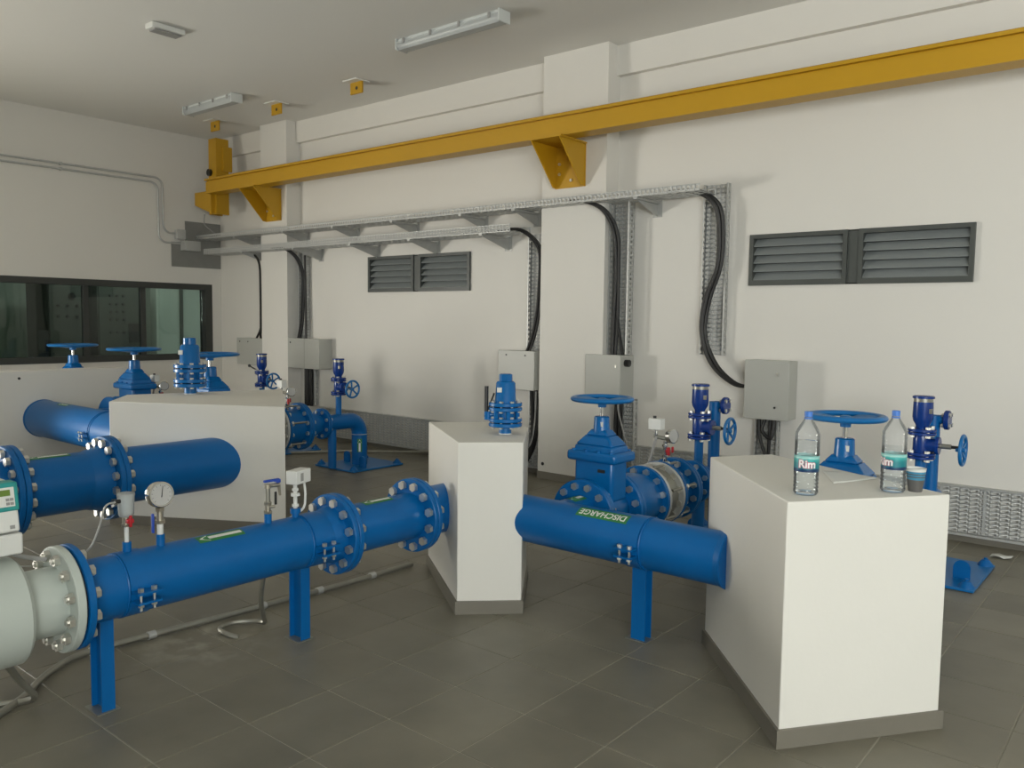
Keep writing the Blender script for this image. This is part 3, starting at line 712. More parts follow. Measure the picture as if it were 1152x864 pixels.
# second foreground spool to the middle pedestal
t = thing('pipe_spool', 'short blue foreground pipe spool entering the middle pedestal', 'pipe', (AX, 3.0, ZA))
part(MB().lathe((AX, 2.70, ZA), Y, [(0, RA), (.56, RA)], 56), 'pipe', BLUE, t)
part(flange(MB(), (AX, 2.714, ZA), Y, FA, .028), 'flange', BLUE, t)
part(flange(MB(), (AX, 3.255, ZA), Y, FA, .028), 'flange', BLUE, t)
sticker(t, (AX, 2.98, ZA), Y, Vector((.1, 0, 1)).normalized(), RA, .20, .06, -1)
t = thing('embedded_pipe', 'blue flanged stub cast into the left face of middle pedestal', 'pipe', (AX, 3.4, ZA))
part(MB().lathe((AX, 3.27, ZA), Y, [(0, RA+.012), (.50, RA+.012)], 56), 'pipe', BLUE, t)
part(flange(MB(), (AX, 3.287, ZA), Y, FA, .028), 'flange', BLUE, t)
bolts(t, (AX, 3.27, ZA), Y, .178, 12, .066, .0135, .022)

# big pipe on the left
BX, RB, FB = -5.78, .198, .292
t = thing('pipe_spool', 'big dark blue pipe spool at the left behind the flow meter', 'pipe', (BX, 2.2, ZA))
part(MB().lathe((BX, 1.97, ZA), Y, [(0, RB), (.61, RB)], 56), 'pipe', BLUE, t)
part(MB().lathe((BX, 2.42, ZA), Y, [(0, RB+.001), (.08, RB+.02), (.13, RB+.025)], 56, caps=False), 'weld_neck', BLUE, t)
part(flange(MB(), (BX, 1.985, ZA), Y, FB, .034), 'flange', BLUE, t)
part(flange(MB(), (BX, 2.57, ZA), Y, FB, .034), 'flange', BLUE, t)
bolts(t, (BX, 2.588, ZA), Y, .252, 16, .082, .0155, .024)
sticker(t, (BX, 2.20, ZA), Y, Vector((.10, 0, 1)).normalized(), RB, .26, .07, -1)
t = thing('embedded_pipe', 'big blue flanged stub cast into the left pedestal', 'pipe', (BX, 3.0, ZA))
part(MB().lathe((BX, 2.60, ZA), Y, [(0, RB), (.95, RB)], 56), 'pipe', BLUE, t)
part(flange(MB(), (BX, 2.606, ZA), Y, FB, .034), 'flange', BLUE, t)
t = thing('pipe_spool', 'big blue flanged pipe cut by the left edge of the photo', 'pipe', (BX, 1.0, ZA))
part(MB().lathe((BX, YF, ZA), Y, [(0, RB), (1.95-YF, RB)], 56), 'pipe', BLUE, t)
part(flange(MB(), (BX, 1.948, ZA), Y, FB, .034), 'flange', BLUE, t)
bolts(t, (BX, 1.967, ZA), Y, .252, 16, .082, .0155, .024)
# headers between the pedestals, along x
def header(x0, x1, y, r, fr, branches, label, seam, lip, bcap):
    t = thing('header_pipe', label, 'pipe', ((x0+x1)/2, y, ZA))
    part(MB().lathe((x0, y, ZA), X, [(0, r), (x1-x0, r)], 56), 'pipe', BLUE, t)
    part(MB().torus((seam, y, ZA), X, r+.0005, .005, 56, 6), 'weld', BLUE, t)
    for bxx in branches:
        br = part(MB().lathe((bxx, y, ZA), Y, [(0, bcap), (.29, bcap)], 48), 'branch', BLUE, t)
        part(flange(MB(), (bxx, y+.275, ZA), Y, fr, .03), 'flange', BLUE, t)
    for xx, sg in lip: part(MB().lathe((xx, y, ZA), (sg, 0, 0), [(0, r+.001), (.02, r+.007), (.03, r+.009), (.033, r)], 48, caps=False), 'sealing_collar', BLUE, t)
    return t
DY, CY = 3.65, 3.63
L1X, L2X, L2bX, L4X, L3X = -2.68, -7.13, -8.62, -10.12, -1.27
hd = header(-3.0, -1.632, DY, RA, FA, [L1X], 'blue discharge header pipe between middle and right pedestals', -2.065, [(-1.665, 1)], .118)
hc = header(-9.62, -6.75, CY, .198, .285, [L2X, L2bX], 'large blue header pipe between the left pedestals', -8.03, [(-9.57, -1)], .17)
part(MB().lathe((L4X, CY, ZA), Y, [(0, .17), (.29, .17)], 40), 'branch', BLUE, hc)
# DISCHARGE sticker, read from the far side of the pipe
upv = Vector((0, -.43, .90)).normalized()
cx = -2.325
g = part(decal((cx, DY, ZA), X, upv, RA+.0012, -.158, .158, -.036, .036), 'sticker', GREEN, hd, label='green sticker lettered DISCHARGE')
vs, fs = text_mesh('DISCHARGE', .058, .0012)
wmax = max(abs(v.x) for v in vs); k = .143/wmax
part(MB().add([wrap_on((cx, DY, ZA), X, upv, RA+.0024, -v.x*k, v.y) for v in vs], fs), 'lettering', PAPERW, hd)
sticker(hd, (L1X, DY+.19, ZA), Y, Vector((.1, 0, 1)).normalized(), .118, .12, .07, -1)
sticker(hc, (-9.0, CY, ZA), X, Vector((0, -.15, 1)).normalized(), .198, .22, .06, -1)

# pipe clamps and posts
def support(name_label, c, axis, r, post, fdir, hgt):
    """clamp band round a pipe on an I-section post; fdir: 'x' flanges face x, 'y' flanges face y"""
    t = thing('pipe_support', name_label, 'pipe support', (post[0], post[1], 0), 'blue pipe supports')
    px, py = post; mb = MB(); top = ZA-r+.01
    if fdir == 'x':
        mb.box((px-.05, py-.0275, 0), (px-.043, py+.0275, top)).box((px+.043, py-.0275, 0), (px+.05, py+.0275, top)).box((px-.043, py-.003, 0), (px+.043, py+.003, top))
    else:
        mb.box((px-.04, py-.035, 0), (px+.04, py-.027, top)).box((px-.04, py+.027, 0), (px+.04, py+.035, top)).box((px-.003, py-.027, 0), (px+.003, py+.027, top))
    part(mb, 'post', BLUE, t)
    part(MB().box((px-.065, py-.05, 0), (px+.06, py+.045, .006)), 'foot_plate', STEEL, t)
    a = Vector(axis); cc = Vector(c)
    part(MB().lathe(cc-a*hgt, axis, [(0, r), (0, r+.005), (hgt*2, r+.005), (hgt*2, r)], 56, caps=False), 'clamp_band', BLUE, t)
    side = a.cross(Vector((0, 0, 1)))
    for sg in (-1, 1):
        for dz in (-.02, .02):
            p = cc+side*sg*(r+.028)+Vector((0, 0, dz-.02)); d = (.075, .10, .008) if abs(a.y) > .5 else (.10, .075, .008)
            ear = part(MB().cbox(p, d), 'clamp_ear', BLUE, t)
        for s2 in (-.028, .028):
            p = cc+side*sg*(r+.04)+a*s2+Vector((0, 0, -.02))
            b = MB().cyl(p-Vector((0, 0, .055)), p+Vector((0, 0, .035)), .006, 8).hexnut(p+Vector((0, 0, .031)), (0, 0, 1), .013, .014).hexnut(p-Vector((0, 0, .032)), (0, 0, 1), .013, .014)
            part(b, 'bolt', ZINC, t)
support('blue post and clamp next to the grey flow meter flange', (AX, 1.605, ZA), Y, RA, (-3.44, 1.50), 'x', .05)
support('blue post and clamp beside the mid flange of foreground pipe', (AX, 2.53, ZA), Y, RA, (-3.46, 2.505), 'x', .05)
support('blue clamp and post under the large header pipe at far left', (-8.12, CY, ZA), X, .198, (-8.12, CY), 'y', .055)
support('blue post and clamp under the discharge header pipe', (-2.12, DY, ZA), X, RA, (-2.125, 3.67), 'y', .045)

# ------------------------------------------------------------------ flow meter
t = thing('flow_meter', 'light grey flow meter with teal display head, cropped at left edge', 'flow meter', (AX, 1.0, ZA))
part(MB().lathe((AX, .80, ZA), Y, [(0, .19), (.01, .205), (.36, .205), (.375, .19)], 64), 'body', METERG, t)
for a_, b_ in ((.70, .81), (1.165, 1.32)): part(MB().lathe((AX, a_, ZA), Y, [(0, .135), (b_-a_, .135)], 56), 'neck', METERG, t)
part(flange(MB(), (AX, 1.333, ZA), Y, FA, .034), 'flange', METERG, t)
part(flange(MB(), (AX, .70, ZA), Y, FA, .034), 'flange', METERG, t)
part(MB().lathe((AX, 1.351, ZA), Y, [(0, FA-.02), (.01, FA-.02)], 48), 'gasket', BLACK, t)
bolts(t, (AX, 1.353, ZA), Y, .176, 12, .078, .0125, .030)
bolts(t, (AX, .675, ZA), Y, .176, 12, .078, .0125, .02)
part(MB().cyl((AX, 1.04, ZA+.20), (AX, 1.04, ZA+.245), .035, 20), 'stem', METERG, t)
HX0, HX1, HY0, HY1 = AX-.10, AX+.085, .95, 1.17
hd_ = part(MB().box((HX0, HY0, ZA+.235), (HX1, HY1+.008, ZA+.315)), 'head_base', WHITEP, t, bevel=.008)
part(MB().extr([(HX0, HY0, ZA+.322), (HX1, HY0, ZA+.322), (HX1-.035, HY0, ZA+.50), (HX0, HY0, ZA+.50)], (0, HY1-HY0, 0)), 'head_case', WHITEP, t, bevel=.008)
# sloping teal bezel on the face that looks along +x
def fp(u, z, o=0.0):      # point on the sloped face: u along y, z height above ZA
    k = (z-.322)/.178; return Vector((HX1-.035*k+o, u, ZA+z))
def slab(u0, u1, z0, z1, o0, o1):
    mb = MB(); q = [fp(u0, z0, o0), fp(u1, z0, o0), fp(u1, z1, o0), fp(u0, z1, o0)]
    return mb.extr(q, Vector((o1-o0, 0, 0)))
bz = part(slab(HY0-.004, HY1+.004, .40, .505, -.06, .006), 'bezel', TEAL, t, bevel=.006)
part(slab(HY0+.02, HY1-.012, .418, .488, .004, .009), 'face_plate', WHITEP, bz)
part(slab(HY0+.05, HY1-.026, .458, .480, .008, .0105), 'display', LCD, bz)
for i in range(2):
    for j in range(2): part(slab(HY1-.042+.014*i, HY1-.031+.014*i, .424+.015*j, .434+.015*j, .008, .012), 'button', GREYP, bz)
part(slab(HY1-.035, HY1-.018, .335, .348, .0005, .0015), 'rating_mark', GREYP, t)
solo(MB().tube(smooth_path([(AX+.05, 1.10, .80), (AX+.02, 1.17, .74), (AX-.02, 1.25, .70), (AX+.0, 1.29, .69)]), .009, 8), 'signal_cable', GREYP, 'short grey cable between the meter head and its flange', 'cable', (AX, 1.2, .72))
t = thing('pipe_spool', 'blue pipe on the far side of the flow meter, outside the photo', 'pipe', (AX, -2, ZA))
part(MB().lathe((AX, YF, ZA), Y, [(0, RA), (.655-YF, RA)], 48), 'pipe', BLUE, t)
part(flange(MB(), (AX, .665, ZA), Y, FA, .03), 'flange', BLUE, t)

# ------------------------------------------------------------------ small fittings on the foreground pipe
ZT = ZA+RA
y = 1.605
t = thing('sample_pot', 'clear plastic pot with red valve handle on the foreground pipe', 'fitting', (AX, y, ZT+.045))
part(MB().cyl((AX, y, ZT+.045), (AX, y, ZT+.115), .009, 12), 'riser', WHITEP, t)
part(MB().cyl((AX, y, ZT+.115), (AX, y, ZT+.155), .016, 12).hexnut((AX, y, ZT+.118), (0, 0, 1), .022, .012), 'valve_body', BRASSN, t)
part(MB().cbox((AX+.028, y+.004, ZT+.137), (.012, .012, .05)).cbox((AX+.022, y+.004, ZT+.137), (.02, .03, .018)), 'handle', RED, t, bevel=.003)
part(MB().lathe((AX, y, ZT+.155), (0, 0, 1), [(0, .026), (.01, .031), (.085, .034), (.09, .034), (.09, .031), (.012, .028)], 24, caps=True), 'cup', CLEARP, t)
part(MB().lathe((AX, y, ZT+.243), (0, 0, 1), [(0, .036), (.010, .036), (.012, .030)], 24), 'lid', CLEARP, t)
part(MB().cyl((AX+.01, y-.03, ZT+.225), (AX+.012, y-.05, ZT+.225), .009, 10), 'hose_nipple', BLACKP, t)
solo(MB().tube(smooth_path([(AX+.012, y-.048, ZT+.225), (AX, y-.085, ZT+.21), (AX-.03, y-.10, ZT+.12), (AX-.06, y-.13, ZT+.03), (AX-.10, y-.20, ZT-.02), (AX-.14, y-.30, ZT-.02), (AX-.17, y-.42, ZT-.0), (AX-.12, y-.50, ZT+.03)]), .004, 8), 'clear_hose', HOSE, 'thin clear hose curling from the sample pot', 'hose', (AX, y-.1, ZT+.1))
y = 1.752
t = thing('pressure_gauge', 'round chrome pressure gauge on the foreground pipe', 'gauge', (AX, y, ZT+.05))
part(MB().cyl((AX, y, ZT+.05), (AX, y, ZT+.105), .013, 12), 'riser', WHITEP, t)
part(MB().cyl((AX, y, ZT+.105), (AX, y, ZT+.16), .015, 12).hexnut((AX, y, ZT+.105), (0, 0, 1), .023, .014).hexnut((AX, y, ZT+.16), (0, 0, 1), .02, .016), 'valve_body', BRASSN, t)
part(MB().cbox((AX-.01, y-.028, ZT+.10), (.014, .010, .085)), 'handle', HBLUE, t, bevel=.003)
gn = Vector((.98, -.06, .14)).normalized(); gc = Vector((AX, y, ZT+.225))
cs = part(MB().lathe(gc-gn*.022, gn, [(0, .050), (.006, .056), (.04, .056), (.045, .053), (.045, .048), (.038, .047)], 36), 'case', CHROME, t)
part(MB().lathe(gc+gn*.014, gn, [(0, .0475), (.003, .0475)], 36), 'dial', DIAL, cs)
nd = gn.cross(Vector((0, 0, 1))).normalized(); nu = nd.cross(gn)
mb = MB(); c0 = gc+gn*.019
q = [c0-nd*.002-nu*.012, c0+nd*.002-nu*.012, c0+nd*(-.008)+nu*.036, c0+nd*(-.010)+nu*.036]
part(mb.extr(q, gn*.001), 'needle', BLACKP, cs)
tk = MB()
for i in range(11):
    a = -PI*.75+PI*1.5*i/10; d = nd*math.sin(a)+nu*math.cos(a); s = gn.cross(d)
    tk.extr([gc+gn*.0171+d*.036-s*.0007, gc+gn*.0171+d*.043-s*.0007, gc+gn*.0171+d*.043+s*.0007, gc+gn*.0171+d*.036+s*.0007], gn*.0004)
part(tk, 'scale_marks', BLACKP, cs)
y = 2.295
t = thing('ball_valve', 'tall bleed tap with blue lever on the foreground pipe', 'valve', (AX, y, ZT+.048))
part(MB().cyl((AX, y, ZT+.045), (AX, y, ZT+.10), .014, 12).hexnut((AX, y, ZT+.052), (0, 0, 1), .022, .012).hexnut((AX, y, ZT+.095), (0, 0, 1), .02, .014), 'lower_body', BRASSN, t)
part(MB().cyl((AX+.015, y+.03, ZT+.078), (AX+.006, y, ZT+.078), .007, 8), 'tee', BRASSN, t)
part(MB().cyl((AX, y, ZT+.10), (AX, y, ZT+.17), .012, 12), 'riser', STEEL, t)
part(MB().cyl((AX, y, ZT+.17), (AX, y, ZT+.19), .017, 12).cyl((AX, y-.01, ZT+.182), (AX, y+.065, ZT+.178), .010, 10).cyl((AX, y+.062, ZT+.18), (AX, y+.07, ZT+.125), .009, 10, .006), 'spout', BRASSN, t)
part(MB().cbox((AX, y+.022, ZT+.205), (.016, .085, .012)).cbox((AX, y+.055, ZT+.200), (.03, .022, .018)), 'lever', HBLUE, t, bevel=.003)
part(MB().cbox((AX+.004, y+.042, ZT+.115), (.006, .014, .065)), 'hanging_lever', BLACKP, t, bevel=.003)
y = 2.455
t = thing('pressure_switch', 'white pressure switch box on the foreground pipe', 'switch', (AX, y, ZT+.035))
part(MB().cyl((AX, y, ZT+.02), (AX, y, ZT+.045), .026, 16), 'collar', BLUE, t)
part(MB().cyl((AX, y, ZT+.045), (AX, y, ZT+.17), .010, 12).hexnut((AX, y, ZT+.06), (0, 0, 1), .018, .012).hexnut((AX, y, ZT+.115), (0, 0, 1), .024, .014).hexnut((AX, y, ZT+.14), (0, 0, 1), .017, .012), 'stem', WHITEP, t)
Mr = Matrix.Translation((AX, y+.02, ZT+.205)) @ Matrix.Rotation(math.radians(20), 4, 'Z')
bxp = part(MB().box((-.032, -.062, -.034), (.032, .062, .034), Mr), 'box', WHITEP, t, bevel=.004)
part(MB().box((.031, -.028, -.020), (.0335, -.005, .020), Mr), 'scale_window', GREYP, bxp)
part(MB().tube(smooth_path([(AX, y+.055, ZT+.17), (AX+.0, y+.06, ZT+.09), (AX-.01, y+.05, ZT+.03), (AX-.06, y-.02, ZT-.03), (AX-.10, y-.1, ZT-.1)]), .006, 8), 'cable', WHITEP, t)

# ------------------------------------------------------------------ floor conduits
t = thing('floor_conduit', 'steel conduit lying on the floor behind the foreground pipe', 'conduit', (-3.98, 2.5, 0))
pts = [(-3.62, 1.12, .02), (-3.75, 1.30, .02), (-3.86, 1.40, .02)]+[(-3.95, 1.50, .02), (-4.02, 1.62, .02), (-4.035, 1.75, .02), (-4.01, 2.1, .02), (-3.97, 2.55, .02), (-3.93, 3.2, .02), (-3.925, 3.74, .02)]
part(MB().tube(smooth_path(pts, 5), .016, 12), 'conduit', STEEL, t)
for yy, xx in ((1.72, -4.034), (2.0, -4.018), (2.62, -3.966), (3.0, -3.944), (3.4, -3.93)):
    part(MB().cyl((xx, yy-.02, .02), (xx, yy+.02, .02), .021, 12), 'coupling', GALV, t)
cables('short flexible steel conduit loop under the foreground pipe', (-3.7, 2.45, 0), [[(-3.50, 2.33, .42), (-3.60, 2.37, .22), (-3.66, 2.42, .10), (-3.72, 2.47, .03), (-3.80, 2.45, .02), (-3.86, 2.36, .02), (-3.84, 2.28, .02), (-3.76, 2.26, .02), (-3.70, 2.30, .0)]], .013, 'flexible steel conduits', STEEL)
cables('flexible steel conduit below the flow meter at left edge', (-3.6, 1.2, 0), [[(-3.55, 1.17, .28), (-3.60, 1.24, .16), (-3.62, 1.30, .07), (-3.70, 1.29, .025), (-3.76, 1.20, .02)]], .014, 'flexible steel conduits', STEEL)
cables('thin steel pipe lying along the wall foot behind the riser', (-7.4, 6.8, .03), [[(-8.3, 5.9, .02), (-8.0, 6.35, .02), (-7.6, 6.62, .03), (-7.2, 6.72, .06), (-6.6, 6.78, .12), (-5.6, 6.85, .16)]], .016, 'flexible steel conduits', STEEL)

# ------------------------------------------------------------------ gate valves
def handwheel(parent, c, R, tube_r, axis=(0, 0, 1), spokes=3, wsp=.34, m=LBLUE, rz=1.0):
    hw = part(MB().torus(c, axis, R-tube_r, tube_r, 48, 10, rz), 'handwheel', m, parent)
    a, u, v = frame(axis); cc = Vector(c)
    for k in range(spokes):
        th = 2*PI*k/spokes+.5; d = u*math.cos(th)+v*math.sin(th); s = a.cross(d)
        q = [cc+d*R*.12-s*R*wsp*.35-a*R*.10, cc+d*(R-tube_r*1.6)-s*R*wsp*.5, cc+d*(R-tube_r*1.6)+s*R*wsp*.5, cc+d*R*.12+s*R*wsp*.35-a*R*.10]
        part(MB().extr([p-a*.006 for p in q], a*.012), 'spoke', m, hw)
    part(MB().lathe(cc-a*(R*.10+.03), axis, [(0, R*.13), (.05, R*.15), (.055, R*.10)], 16), 'hub', m, hw)
    return hw
def gate_valve(x, y, s, sz, wr, fr, label, nb, each=True):
    """s: size factor in plan, sz: height factor, wr: wheel radius"""
    t = thing('gate_valve', label, 'gate valve', (x, y, ZA), 'blue gate valves with horizontal handwheels')
    h = .165*s if s > 1 else .165
    bd = MB().lathe((x, y-h, ZA), Y, [(0, .12*s), (.05*s, .125*s), (.10*s, .15*s), (2*h-.10*s, .15*s), (2*h-.05*s, .125*s), (2*h, .12*s)], 40)
    part(bd, 'body', VBLUE, t)
    zz = lambda k: ZA+k*sz
    part(MB().cbox((x, y, zz(.20)), (.27*s, .17*s, .26*sz)), 'bonnet_neck', VBLUE, t, bevel=.02)
    part(MB().cbox((x, y, zz(.335)), (.345*s, .235*s, .062)), 'bonnet_flange', VBLUE, t, bevel=.018)
    bn = MB().frustum((x, y, zz(.355)), (.275*s, .185*s), (x, y, zz(.40)), (.265*s, .175*s)).frustum((x, y, zz(.40)), (.265*s, .175*s), (x, y, zz(.455)), (.165*s, .115*s)).frustum((x, y, zz(.455)), (.165*s, .115*s), (x, y, zz(.49)), (.10*s, .09*s))
    part(bn, 'bonnet', VBLUE, t, bevel=.012)
    bb = MB()
    for i in range(4):
        for sg in (-1, 1): bb.hexnut((x+(-.13+.087*i)*s, y+sg*.095*s, zz(.365)), (0, 0, 1), .014, .02)
    part(bb, 'bonnet_bolts', VBLUE, t, kind='stuff')
    part(MB().lathe((x, y, zz(.47)), (0, 0, 1), [(0, .054*s), (.02, .049*s), (.095*sz, .045*s), (.10*sz, .038*s)], 24), 'stuffing_box', VBLUE, t)
    part(MB().cyl((x, y, zz(.56)), (x, y, zz(.655)), .0125*s, 14), 'stem', CHROME, t)
    handwheel(t, (x, y, zz(.66)+.012), wr, .020, (0, 0, 1), 3, .62, LBLUE, .75)
    for sg in (-1, 1):
        part(flange(MB(), (x, y+sg*(h-.014), ZA), Y, fr, .028), 'flange', VBLUE, t)
        if each: bolts(t, (x, y+sg*(h+.001), ZA), Y, fr*.84, nb, .058, .012*min(s, 1.2), .010)
        else: part(bolts_joined(MB(), (x, y+sg*(h+.001), ZA), Y, fr*.84, nb, .058, .014), 'flange_bolts', ZINC, t, kind='stuff')
    if each:
        part(MB().cbox((x+.06, y-.0865*s, zz(.255)), (.05, .004, .018)), 'name_plate', BLACKP, t)
        part(MB().cbox((x+.018*s, y-.0405*s, zz(.525)), (.032, .004, .028)), 'tag', PAPERW, t)
    return t
gate_valve(L1X, 4.105, 1.0, 1.0, .19, FA-.004, 'blue gate valve right behind the discharge header sticker', 12)
gate_valve(L3X, 4.105, 1.0, 1.02, .19, FA-.004, 'blue gate valve behind the pedestal with the bottles', 12)
gate_valve(L2X, 4.17, 1.25, 1.155, .27, .285, 'blue gate valve half hidden behind the left pedestal air valve', 12, False)
gate_valve(L2bX, 4.17, 1.2, 1.155, .27, .285, 'blue gate valve left of the left pedestal in front of window', 12, False)
gate_valve(L4X, 4.17, 1.2, 1.155, .27, .285, 'farthest left blue gate valve, only bonnet and wheel above pedestal', 12, False)

# ------------------------------------------------------------------ pump line fittings
def air_valve(x, y, zb, label, bypass=False):
    t = thing('air_valve_set', label, 'air valve', (x, y, zb), 'navy air release valves with side handwheels')
    z = lambda k: ZA+k
    part(MB().cyl((x, y, zb), (x, y, z(.30)), .032, 20), 'stub_pipe', BLUE, t)
    part(flange(MB(), (x, y, z(.305)), (0, 0, 1), .083, .018, 28), 'flange', NAVY, t)
    part(flange(MB(), (x, y, z(.326)), (0, 0, 1), .083, .018, 28), 'flange', NAVY, t)
    part(MB().lathe((x, y, z(.33)), (0, 0, 1), [(0, .045), (.02, .05), (.10, .05), (.125, .045)], 20).cyl((x, y, z(.385)), (x+.10, y, z(.385)), .042, 16).cyl((x+.085, y, z(.385)), (x+.105, y, z(.385)), .055, 16), 'gate_body', NAVY, t)
    part(flange(MB(), (x, y, z(.455)), (0, 0, 1), .083, .018, 28), 'flange', NAVY, t)
    part(flange(MB(), (x, y, z(.476)), (0, 0, 1), .083, .018, 28), 'flange', NAVY, t)
    bj = bolts_joined(MB(), (x, y, z(.3155)), (0, 0, 1), .066, 4, .042, .012)
    part(bolts_joined(bj, (x, y, z(.4655)), (0, 0, 1), .066, 4, .042, .012), 'flange_bolts', ZINC, t, kind='stuff')
    part(MB().cyl((x+.10, y, z(.385)), (x+.17, y, z(.385)), .016, 12), 'stem_housing', STEEL, t)
    part(MB().cyl((x+.16, y, z(.385)), (x+.225, y, z(.385)), .010, 10), 'stem', BLACKP, t)
    handwheel(t, (x+.235, y, z(.372)), .10, .011, (1, 0, 0), 5, .16, LBLUE)
    part(MB().lathe((x, y, z(.485)), (0, 0, 1), [(0, .036), (.02, .038), (.05, .055), (.075, .060), (.165, .058), (.17, .058)], 28), 'float_chamber', NAVY, t)
    part(MB().lathe((x, y, z(.655)), (0, 0, 1), [(0, .056), (.022, .056)], 28), 'collar', STEEL, t)
    part(MB().lathe((x, y, z(.677)), (0, 0, 1), [(0, .064), (.012, .064), (.016, .058)], 28), 'cap', NAVY, t)
    part(MB().cbox((x+.050, y-.03, z(.60)), (.02, .02, .03)), 'vent_plug', STEEL, t)
    return t
def pump_line(x, yo, fr, rp, names, each, stub=True, bypass=False):
    # coupling after the gate valve
    y0, y1, y2, y3, y4, y5, y6 = yo
    t = thing('check_valve', names[0], 'valve', (x, y0, ZA), 'blue check valves behind the gate valves')
    part(MB().lathe((x, y0, ZA), Y, [(0, fr*.70), (.04, fr*.78), ((y1-y0)*.55, fr*.86), (y1-y0-.02, fr*.78)], 48), 'body', VBLUE, t)
    part(flange(MB(), (x, y0+.016, ZA), Y, fr, .028), 'flange', VBLUE, t); part(flange(MB(), (x, y1-.016, ZA), Y, fr, .028), 'flange', VBLUE, t)
    t = thing('dismantling_joint', names[1], 'pipe joint', (x, y1, ZA), 'bare steel dismantling joints')
    part(MB().lathe((x, y1+.02, ZA), Y, [(0, fr*.80), (y2-y1-.02, fr*.80)], 48), 'sleeve', STEEL, t)
    part(flange(MB(), (x, y1+.015, ZA), Y, fr, .022), 'ring', GALV, t); part(flange(MB(), (x, y2-.015, ZA), Y, fr*.99, .024), 'ring', GALV, t)
    if each: bolts(t, (x, y1, ZA), Y, fr*.85, 12, .06, .012, .014)
    else: part(bolts_joined(MB(), (x, y1, ZA), Y, fr*.85, 12, .06, .013), 'flange_bolts', ZINC, t, kind='stuff')
    for k in range(6):
        th = 2*PI*k/6+.3; dx = math.cos(th)*fr*.93; dz = math.sin(th)*fr*.93
        part(MB().cyl((x+dx, y1+.06, ZA+dz), (x+dx, y3-.06, ZA+dz), .010, 8), 'tie_rod', STEEL, t)
        part(MB().hexnut((x+dx, y2+.03, ZA+dz), Y, .022, .022), 'nut', ZINC, t)
    t = thing('pipe_spool', names[2], 'pipe', (x, y2, ZA), 'short blue spools next to the risers')
    part(MB().lathe((x, y2+.01, ZA), Y, [(0, fr*.74), (y3-y2-.02, fr*.74)], 48), 'pipe', BLUE, t)
    part(flange(MB(), (x, y2+.016, ZA), Y, fr, .028), 'flange', BLUE, t); part(flange(MB(), (x, y3-.016, ZA), Y, fr, .028), 'flange', BLUE, t)
    if each:
        bolts(t, (x, y2+.01, ZA), Y, fr*.85, 12, .055, .012, .012); bolts(t, (x, y3, ZA), Y, fr*.85, 12, .062, .012, .012)
    else: part(bolts_joined(bolts_joined(MB(), (x, y2+.01, ZA), Y, fr*.85, 12, .055, .014), (x, y3, ZA), Y, fr*.85, 12, .062, .014), 'flange_bolts', ZINC, t, kind='stuff')
    t = thing('reducer', names[3], 'pipe', (x, y3, ZA), 'blue reducers next to the risers')
    r2 = rp*1.9
    part(flange(MB(), (x, y3+.016, ZA), Y, fr, .028), 'flange', BLUE, t)
    part(MB().lathe((x, y3+.02, ZA), Y, [(0, fr*.74), (.03, fr*.74), (y4-y3-.05, rp), (y4-y3-.02, rp)], 40), 'cone', BLUE, t)
    part(flange(MB(), (x, y4-.014, ZA), Y, r2, .022, 36), 'flange', BLUE, t)
    part(bolts_joined(MB(), (x, y4, ZA), Y, r2*.82, 8, .048, .014), 'flange_bolts', ZINC, t, kind='stuff')
    t = thing('riser_pipe', names[4], 'pipe', (x, y6, 0), 'blue riser pipes from the floor')
    part(flange(MB(), (x, y4+.014, ZA), Y, r2, .022, 36), 'flange', BLUE, t)
    rb = .15
    pts = [(x, y4+.01, ZA), (x, y6-rb, ZA)]+[tuple(p) for p in arc_pts((x, y6-rb, ZA-rb), (0, 0, 1), (0, 1, 0), rb, 0, PI/2, 12)][1:]+[(x, y6, .022)]
    part(MB().tube(pts, rp, 32), 'pipe', BLUE, t)
    part(MB().torus((x, y6, .36), (0, 0, 1), rp, .004, 32, 6), 'weld', ZINC, t)
    part(MB().cyl((x, y5, .022), (x, y5, ZA-.02), .046, 20), 'leg', BLUE, t)
    pl = part(MB().box((x-.33, y6-.36, .004), (x+.33, y6+.36, .022)), 'base_plate', LBLUE, t, bevel=.003)
    for px, py in ((x-.28, y6-.31), (x+.28, y6-.31), (x-.28, y6+.31), (x+.28, y6+.31)):
        part(MB().cyl((px, py, .02), (px, py, .075), .012, 10).lathe((px, py, .022), (0, 0, 1), [(0, .05), (.012, .045), (.04, .022)], 16), 'anchor', BLUE, pl)
    for px, py in ((x-.20, y6-.02), (x+.22, y6-.15)):
        mb = MB(); q = [(px-.05, py, .022)]+[(px+.05*math.cos(a), py, .095+.05*math.sin(a)) for a in [PI-PI*i/10 for i in range(11)]]+[(px+.05, py, .022)]
        part(mb.extr(q, (0, .018, 0)), 'lifting_lug', BLUE, pl)
    sticker(t, (x, y6, .24), (0, 0, 1), Vector((.78, -.62, 0)).normalized(), rp, .15, .055, 1)
    if bypass:
        yb = (y6-.19) if each else (y6-.25)
        part(MB().cyl((x+.03, yb, ZA+.02), (x+.03, yb, ZA+.56), .042, 20).cyl((x+.03, yb, ZA+.535), (x+.11, yb, ZA+.535), .030, 16), 'bypass_pipe', BLUE, t)
        part(flange(MB(), (x+.11, yb, ZA+.535), X, .062, .03, 24), 'flange', NAVY, t)
        part(bolts_joined(MB(), (x+.11, yb, ZA+.535), X, .048, 4, .03, .010), 'flange_bolts', ZINC, t, kind='stuff')
